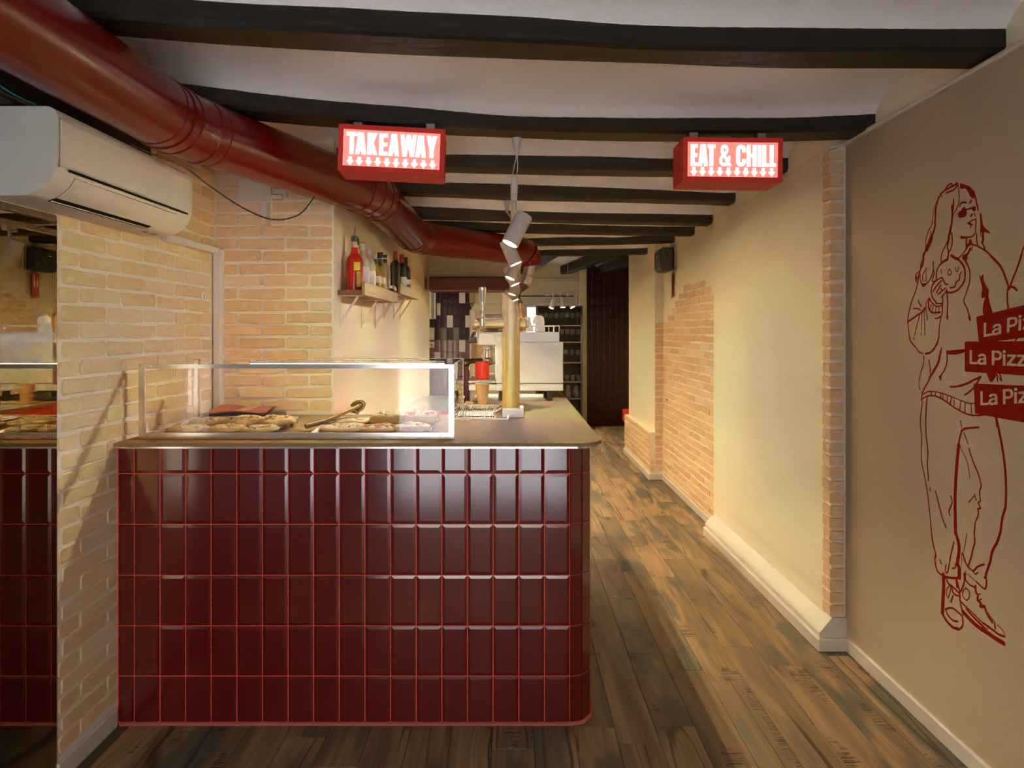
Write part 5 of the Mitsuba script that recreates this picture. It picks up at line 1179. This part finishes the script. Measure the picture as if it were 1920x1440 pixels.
# ------------------------------------------------------------------ the red drawing on the taupe wall
MURAL = {  # tenths of a millimetre: line width (0 = filled shape), then points (y, z) on the wall
    'hair_lines': [
        (74, [(23640,21066),(23880,21037),(24196,20988),(24411,20926)]),
        (80, [(24411,20926),(24593,20794),(24703,20595),(24778,20363),(24807,20121),(24822,19926)]),
        (94, [(24822,19926),(24822,19703),(24928,19496),(25041,19289)]),
        (202, [(25041,19289),(25175,19082),(25330,18876)]),
        (110, [(25330,18876),(25506,18695),(25526,18544)]),
        (55, [(25526,18544),(25625,18402),(25705,18234)]),
        (43, [(25506,18593),(25498,18439),(25566,18220)]),
        (36, [(24759,20607),(24871,20381),(24935,20169),(24958,19949),(24965,19851)]),
        (38, [(24965,19950),(25041,19764),(25194,19613),(25310,19429),(25381,19212),(25369,18982)]),
        (49, [(25079,19545),(25049,19365)]),
        (66, [(24231,20996),(24125,21105),(23967,21165),(23880,21133),(23845,21065)]),
        (67, [(23623,21109),(23742,21042),(23880,21049)]),
        (61, [(23606,21011),(23708,20916),(23915,20878),(24196,20868)]),
        (45, [(24411,20805),(24447,20763)]),
        (43, [(23556,21093),(23539,20925),(23489,20796),(23479,20536)]),
        (41, [(23489,20468),(23522,20334),(23606,20186),(23759,20002)]),
        (0, [(23422,21050),(23175,20947),(22949,20826),(22790,20654),(22696,20486),(22727,20356),(22822,20387),(22949,20494),(23013,20623),(23110,20759),(23224,20831),(23306,20814),(23438,20891)]),
        (55, [(22759,20635),(22665,20388),(22603,20172),(22525,19898)]),
        (62, [(23783,20541),(23783,20291),(23828,20086)]),
        (97, [(23863,20307),(23845,19994),(23863,19807),(23897,19622)]),
        (114, [(23897,19622),(23967,19418),(24037,19189),(24089,18957)]),
        (57, [(23897,19312),(23852,19091),(23880,18856),(23949,18698),(24037,18638),(24107,18767),(24118,18961)]),
        (50, [(24125,19010),(24267,18836),(24411,18636),(24476,18448),(24454,18287)]),
        (66, [(24054,18640),(24072,18474),(24142,18338),(24374,18266),(24593,18143)]),
        (106, [(24107,18358),(24196,18319)]),
        (0, [(22464,19741),(22403,19774),(22342,19585),(22282,19307),(21984,19038),(22029,19012),(22237,19078),(22237,18900),(22282,18729),(22357,18739),(22342,19049),(22418,19195),(22433,19511)]),
        (46, [(22609,19079),(22603,18864),(22556,18688)]),
        (51, [(22372,18764),(22267,18615),(22207,18497)]),
        (29, [(22433,19198),(22388,18945)]),
        (59, [(24935,18352),(24928,18155)]),
        (50, [(25526,18641),(25586,18392),(25725,18099),(25745,17896),(25705,17687),(25546,17444),(25233,17573),(25041,17783),(24928,18022),(24928,18346)]),
        (38, [(25506,18638),(25498,18408),(25665,18145)]),
        (46, [(25330,18137),(25546,17903),(25566,17701),(25506,17620)]),
        (34, [(25369,18014),(25349,17785),(25369,17609)]),
        (51, [(24928,18072),(24871,17893),(24965,17727),(24965,17577),(24778,17563)]),
        (0, [(25665,17555),(25388,17535),(25526,17392)]),
        (48, [(25745,18075),(25989,17943),(26010,17737),(25948,17603)]),
        (90, [(25948,17836),(25969,17734)]),
        (46, [(25806,17849),(25887,17598)]),
    ],
    'face_lines': [
        (68, [(23455,20227),(23405,20311),(23273,20326),(23126,20289)]),
        (74, [(22949,20242),(22853,20303)]),
        (0, [(23539,20008),(23372,20047),(23306,20128),(23191,20140),(23142,20050),(23094,19948),(23110,19836),(23240,19779),(23472,19797),(23539,19891)]),
        (56, [(23175,20045),(23013,20025),(22822,20034)]),
        (0, [(22853,20063),(22665,20060),(22649,19933),(22712,19888),(22790,19926),(22838,20003)]),
        (66, [(22901,19752),(22806,19803)]),
        (41, [(22712,19832),(22690,19714)]),
        (42, [(22634,19602),(22822,19590),(23029,19523)]),
        (67, [(23029,19523),(22822,19430)]),
        (60, [(22901,19387),(22923,19356)]),
        (53, [(22634,19602),(22649,19368),(22665,19144),(22790,19027),(23045,19019),(23306,19069)]),
        (0, [(23422,19122),(23207,19089),(23045,19008),(23322,18990),(23405,19061)]),
    ],
    'jumper_lines': [
        (68, [(23110,18983),(23116,18799),(23094,18634)]),
        (0, [(22965,18916),(22885,18927),(22822,18758),(22981,18689),(23126,18593),(23142,18710),(23013,18808)]),
        (40, [(22822,18736),(22838,18533)]),
        (48, [(23110,18613),(23306,18453),(23539,18305)]),
        (87, [(22917,18589),(23045,18421)]),
        (0, [(23207,18441),(23077,18413),(23061,18262),(23126,18189),(23273,18240),(23322,18338),(23273,18414)]),
        (108, [(23897,18465),(23742,18364),(23539,18293)]),
        (60, [(22822,18736),(22541,18630),(22177,18426),(21882,18192),(21652,17992),(21469,17803)]),
        (70, [(23539,18293),(23372,18134),(23240,17983)]),
        (67, [(23175,18205),(23013,17960)]),
        (53, [(23175,18177),(23013,17976),(22933,17739),(22949,17419),(23077,17107),(23207,16860),(23224,16676),(23077,16462),(22981,16229),(22933,16136)]),
        (0, [(23013,16184),(22901,16147),(22901,15998),(23013,16092)]),
        (61, [(24160,17201),(24118,16981),(24107,16668),(24125,16307),(24132,16139)]),
        (0, [(24178,16224),(24054,16221),(24118,16066)]),
        (54, [(25156,16939),(25003,16757),(24703,16595),(24411,16632)]),
        (71, [(25156,16939),(25214,16741),(25156,16487),(24928,16355),(24520,16368)]),
        (37, [(25041,16683),(25118,16486)]),
        (37, [(24928,16629),(25003,16432)]),
        (33, [(24759,16597),(24778,16375)]),
        (32, [(24593,16591),(24593,16382)]),
        (48, [(24411,16632),(24393,16364),(24501,16098),(24574,15830),(24593,15584),(24648,15313),(24815,15041)]),
        (62, [(24815,16141),(24630,16150),(24483,16220)]),
        (42, [(25156,16939),(25349,16772),(25369,16545),(25272,16088)]),
        (53, [(25705,18097),(25846,17827),(25867,17571),(26030,17245),(26279,16841),(26448,16426),(26533,16058),(26490,15793),(26405,15344),(26279,15188),(26030,15013)]),
        (57, [(25846,16898),(25786,16767),(25645,16645)]),
        (55, [(26154,16574),(25867,16551),(25685,16480)]),
        (69, [(25586,16413),(26030,16232),(26490,16044)]),
        (89, [(25388,16571),(25586,16426)]),
        (39, [(25745,16302),(25907,15944),(26071,15478)]),
        (35, [(25625,16376),(25645,15711)]),
        (35, [(25487,16473),(25447,15964),(25428,15481)]),
        (35, [(25665,15595),(25673,15480)]),
        (55, [(26113,15373),(26133,15308)]),
        (78, [(21941,18216),(21681,17991),(21427,17706),(21289,17417),(21152,17109)]),
        (62, [(21152,17109),(21206,16944),(21206,16648),(21166,16371)]),
        (0, [(22495,17631),(22403,17533),(22297,17613),(22252,17365),(22117,17155),(22029,17061),(22043,16820),(21941,16486),(21868,16309),(21941,16245),(22267,16221),(22297,16522),(22207,16807),(22357,16793),(22357,17016),(22327,17148)]),
        (58, [(26427,15444),(26321,15208),(25989,14980),(25786,14805),(25546,14748)]),
        (78, [(24593,15456),(24703,15159),(24965,14880),(25194,14773),(25388,14754)]),
        (45, [(25506,14661),(25506,14355),(25665,14014),(25766,13751),(25786,13492)]),
        (47, [(25786,13415),(25725,13291)]),
        (56, [(25175,14497),(25118,14249),(25098,13949)]),
        (0, [(24465,15017),(24429,14969),(24556,14476),(24778,14144),(25156,13745),(25194,13817),(25041,14003),(24703,14420),(24593,14720)]),
        (63, [(25156,13745),(25349,13503),(25546,13257),(25625,13019),(25645,12863)]),
        (56, [(24142,14905),(24132,14544),(24231,14249),(24411,14020),(24556,13887)]),
        (0, [(24611,13908),(24465,13931),(24465,13747),(24520,13768)]),
        (0, [(24178,14904),(23142,14992),(23142,14900),(23640,14778),(24125,14785)]),
        (40, [(25586,13100),(25310,13240),(24928,13289),(24483,13282),(23984,13210),(23505,13117),(23045,13051),(22665,13071)]),
        (58, [(25625,12917),(25310,13064),(24928,13127),(24556,13091),(24125,12955),(23640,12772),(23175,12666),(22853,12639),(22388,12700),(22117,12779)]),
        (48, [(25060,13264),(25041,13116)]),
        (47, [(24796,13276),(24815,13126)]),
        (48, [(24483,13257),(24520,13107)]),
        (43, [(24374,13243),(24374,13097)]),
        (44, [(24107,13197),(24125,12979)]),
        (47, [(23897,13171),(23967,12924)]),
        (43, [(23742,13092),(23759,12876)]),
        (43, [(23405,13081),(23455,12748)]),
        (40, [(23175,13036),(23191,12687)]),
        (40, [(22885,13023),(22853,12684)]),
        (77, [(23949,13560),(23573,13604),(23045,13764),(22759,13901),(22418,14038)]),
        (67, [(22418,14038),(22696,13679),(22981,13448),(23191,13336)]),
        (0, [(22147,14201),(21681,14242),(21911,13888)]),
        (43, [(21681,14199),(21624,13943)]),
        (61, [(21539,14240),(21455,13978)]),
        (30, [(21681,14199),(21511,13995)]),
        (52, [(20805,15398),(20910,15272)]),
    ],
    'second_figure_lines': [
        (53, [(20520,18360),(20623,18127),(20779,17733)]),
        (67, [(20623,18060),(20805,17667),(20990,17329),(21125,17023)]),
        (77, [(21044,17102),(20910,17061),(20818,16972)]),
    ],
    'hand_lines': [
        (59, [(24411,17692),(24303,17525),(24231,17423),(24107,17414)]),
        (52, [(24759,17586),(24556,17668),(24411,17668)]),
        (61, [(24447,17573),(24703,17409),(24946,17202)]),
        (53, [(24483,17417),(24740,17115)]),
        (51, [(24231,17278),(24411,17168),(24648,17060)]),
        (60, [(24483,17259),(24411,17193)]),
        (59, [(24740,17609),(24965,17453),(25049,17209),(24965,16954),(24778,16759),(24703,16706),(24411,16705)]),
        (52, [(24160,17201),(24267,17062),(24447,16951)]),
        (57, [(24393,16924),(24374,16752),(24411,16608)]),
    ],
    'doughnut_lines': [
        (72, [(23573,18292),(23372,18152),(23224,17951),(23175,17691),(23224,17464),(23372,17289),(23606,17141),(23880,17087),(24125,17102)]),
        (61, [(24125,18354),(24411,18277),(24630,18117),(24740,17905),(24740,17659)]),
        (34, [(24483,17992),(24440,17926),(24454,17855)]),
        (36, [(23995,17968),(23908,17852),(23967,17743),(24072,17772),(24096,17870),(24037,17956),(23995,17968)]),
        (32, [(23681,17997),(23657,17864),(23573,17845),(23505,17991)]),
        (57, [(23372,17802),(23455,17693),(23472,17531),(23640,17450),(23725,17291),(23967,17260)]),
    ],
    'trouser_lines': [
        (43, [(25586,12844),(25645,12505),(25705,12113),(25713,11806)]),
        (63, [(25291,13002),(25349,12667),(25369,12285),(25388,11854)]),
        (97, [(21724,12851),(21681,12619),(21638,12411)]),
        (44, [(23405,12357),(23355,12156)]),
        (50, [(25706,12235),(25706,11843),(25629,11429),(25655,10772),(25629,10417),(25453,9870),(25303,9388),(25180,8777),(25082,8165),(25033,7733)]),
        (57, [(25378,12279),(25368,11634),(25254,10912),(25278,10360),(25204,9765)]),
        (43, [(25116,9514),(25106,9357)]),
        (55, [(24793,9450),(24604,8996),(24418,8549),(24189,8214)]),
        (55, [(23943,9464),(23854,9350),(23876,9192),(24032,8905),(23987,8734)]),
        (75, [(23337,12027),(23108,12136),(22523,12253)]),
        (75, [(23337,12027),(23464,11724),(23507,11477)]),
        (153, [(23507,11477),(23593,10861),(23666,10093),(23701,9481),(23692,8729),(23679,8159)]),
        (42, [(23232,11955),(23025,11591)]),
        (53, [(22984,11423),(22781,10996),(22543,10642),(22387,10249),(22464,10001),(22425,9697),(22523,9614),(22425,9440),(22543,9379),(22523,9183),(22662,8884),(22721,8461)]),
        (29, [(23443,11429),(23066,10908),(22943,10378)]),
        (35, [(22741,9773),(23005,9485)]),
        (49, [(22721,9836),(22622,9674)]),
        (93, [(21709,12762),(21528,12155),(21386,11579),(21298,11053),(21263,10519),(21280,9837),(21421,9389),(21510,8843)]),
        (68, [(25027,7736),(24931,7354),(24763,6937),(24835,6848),(24740,6472),(24575,6346),(24252,6344),(23849,6453),(23545,6570)]),
        (82, [(24252,6344),(23849,6437),(23460,6602)]),
        (151, [(23653,8169),(23545,7934),(23481,7685),(23524,7371),(23588,7049)]),
        (181, [(23588,7049),(23481,6938),(23481,6609)]),
        (55, [(23762,7817),(23938,7257),(24071,6658),(24161,6502),(24229,6599),(24207,6793)]),
        (47, [(24552,6870),(24459,6748)]),
        (55, [(23674,7047),(23696,6889),(23849,6802)]),
        (27, [(23103,8343),(23165,7940),(23248,7646)]),
        (22, [(23353,7550),(23375,7067)]),
        (69, [(23311,7565),(23165,7291),(23000,7145),(22757,7104)]),
        (63, [(22757,7104),(22558,7337),(22248,7536)]),
        (49, [(22757,7090),(22677,7033),(22539,7143)]),
        (62, [(22717,8464),(22697,8124),(22797,7858),(22878,7540),(23021,7196)]),
        (99, [(21525,8840),(21651,8497),(21871,8118),(21964,7723),(22133,7295),(22190,7090)]),
        (66, [(22228,7076),(22133,7042),(22209,6701),(22618,6782)]),
        (25, [(23041,6895),(22618,6782)]),
    ],
    'shoe_lines': [
        (180, [(24344,6371),(24321,5946),(24367,5307),(24390,4894)]),
        (113, [(24390,4894),(24207,4728),(23849,4615),(23502,4701)]),
        (71, [(24229,5119),(23893,5310),(23631,5318),(23332,5240),(23290,4962),(23417,4755)]),
        (72, [(24229,5119),(24071,4942),(23805,4878),(23566,4956)]),
        (73, [(24207,6331),(24049,6146),(23849,6134),(23502,6032)]),
        (39, [(23982,6142),(24161,5886),(24161,5702),(24071,5616),(23938,5977),(23982,6142)]),
        (64, [(23893,6086),(23762,5896),(23481,5921)]),
        (63, [(23805,5803),(23938,5519)]),
        (102, [(23631,6491),(23588,6208)]),
        (64, [(23588,6448),(23460,6080),(23438,5760),(23332,5478),(23290,5318)]),
        (67, [(23207,6833),(23228,6529),(23353,6212),(23460,6080)]),
        (121, [(23207,6833),(23186,6663)]),
        (58, [(23165,6642),(22959,6546),(22717,6555)]),
        (32, [(23165,6966),(23124,6835)]),
        (89, [(22657,6608),(22637,6414),(22539,6339),(22558,6159),(22402,6110),(22421,5988),(22209,6051),(22133,5886),(21871,5695)]),
        (42, [(22539,6368),(22421,6430)]),
        (44, [(22480,6192),(22363,6283)]),
        (47, [(22324,6086),(22209,6107)]),
        (40, [(22077,5939),(21945,5829),(21797,5770)]),
        (59, [(21760,5745),(21742,5532)]),
        (43, [(23124,6363),(22959,6283),(22980,6070),(23103,5931),(23269,5964),(23311,6110),(23228,6263),(23124,6363)]),
        (60, [(23396,5748),(22959,5640),(22402,5483)]),
        (80, [(22324,5475),(21945,5452),(21579,5416),(21329,5466)]),
        (31, [(21651,5712),(21436,5647),(21312,5556)]),
        (156, [(23290,5437),(22919,5308),(22519,5229),(22095,5228),(21724,5209),(21365,5218)]),
        (84, [(23103,5607),(22717,5456),(22209,5330)]),
        (39, [(22095,5382),(22152,5229)]),
    ],
}
wm = thing('wall_drawing', 'red line drawing of a woman in sunglasses holding a doughnut, on the taupe wall', 'wall drawing')
XW = 1.645


def on_wall(poly, d, mat, name, parent, label=None):
    gs = [g for g in (poly.geoms if hasattr(poly, 'geoms') else [poly]) if g.area > 1e-7]
    ms = []
    for g in gs:
        m_ = trimesh.creation.extrude_polygon(g, 0.0006, engine='earcut')
        v_ = m_.vertices
        ms.append(trimesh.Trimesh(np.stack([XW - d - v_[:, 2], v_[:, 0], v_[:, 1]], 1), m_.faces))
    c_ = cat(ms)
    return part(parent, name, c_, mat, label, smooth=False)


for pname, items in MURAL.items():
    shapes = []
    for w_, pts in items:
        q = np.array(pts, float) * 1e-4
        if w_ == 0:
            shapes.append(Polygon(spline(np.vstack([q, q[:1]]), 4)).buffer(0.0))
        else:
            c_ = spline(q, 6) if len(q) > 2 else q
            taper = LineString(c_).buffer(w_ * 1e-4 * 0.5, quad_segs=3)
            shapes.append(taper)
    on_wall(unary_union(shapes).simplify(0.0004), 0.0, 'mural_red', pname, wm)
BAN = [([(2.2572, 1.6117), (2.2449, 1.524), (1.62, 1.395), (1.62, 1.7088)], (2.2237, 1.545), (2.061, 1.5683), 0.0488, 0.03),
       ([(2.3142, 1.5223), (2.3142, 1.4218), (1.62, 1.4317), (1.62, 1.537)], (2.2917, 1.4479), (2.1261, 1.4506), 0.0500, 0.0),
       ([(2.2696, 1.3747), (2.2634, 1.2758), (1.62, 1.2739), (1.62, 1.405)], (2.2388, 1.3057), (2.0779, 1.3304), 0.0500, -0.01)]
BAN[0][0][2] = (1.62, 1.600)
for i, (quad_, b0, b1, cap, sl) in enumerate(BAN):
    bk = on_wall(Polygon(quad_).buffer(0.004, join_style=1), 0.0004, 'mural_red', 'banner', wm, f'{("top", "middle", "bottom")[i]} red banner reading La Pizza')
    ref = text_mesh('La Pi', cap, 0.0006, bold=True).bounds
    b0, b1 = np.array(b0), np.array(b1)
    L = np.linalg.norm(b1 - b0)
    e = (b1 - b0) / L
    up = np.array([0.0 - sl, 1.0])
    for j, ch in enumerate('La Pizza'):
        if ch == ' ':
            continue
        g_ = text_mesh(ch, cap, 0.0006, bold=True)
        v_ = g_.vertices
        right = text_mesh('La Pizza'[:j + 1], cap, 0.0006, bold=True).bounds[1][0]
        x_ = (v_[:, 0] - g_.bounds[1][0] + right - ref[0][0]) * L / (ref[1][0] - ref[0][0])
        # heavier strokes: every letter swells a little about its own middle
        c_ = (x_.min() + x_.max()) / 2
        x_ = c_ + (x_ - c_) * 1.10
        p_ = b0 + np.multiply.outer(x_, e) + np.multiply.outer(v_[:, 1] * cap / ref[1][1], up)
        part(bk, 'letter', trimesh.Trimesh(np.stack([XW - 0.0010 - v_[:, 2], p_[:, 0], p_[:, 1]], 1), g_.faces), 'taupe_paint', 'wall coloured letter', smooth=False)
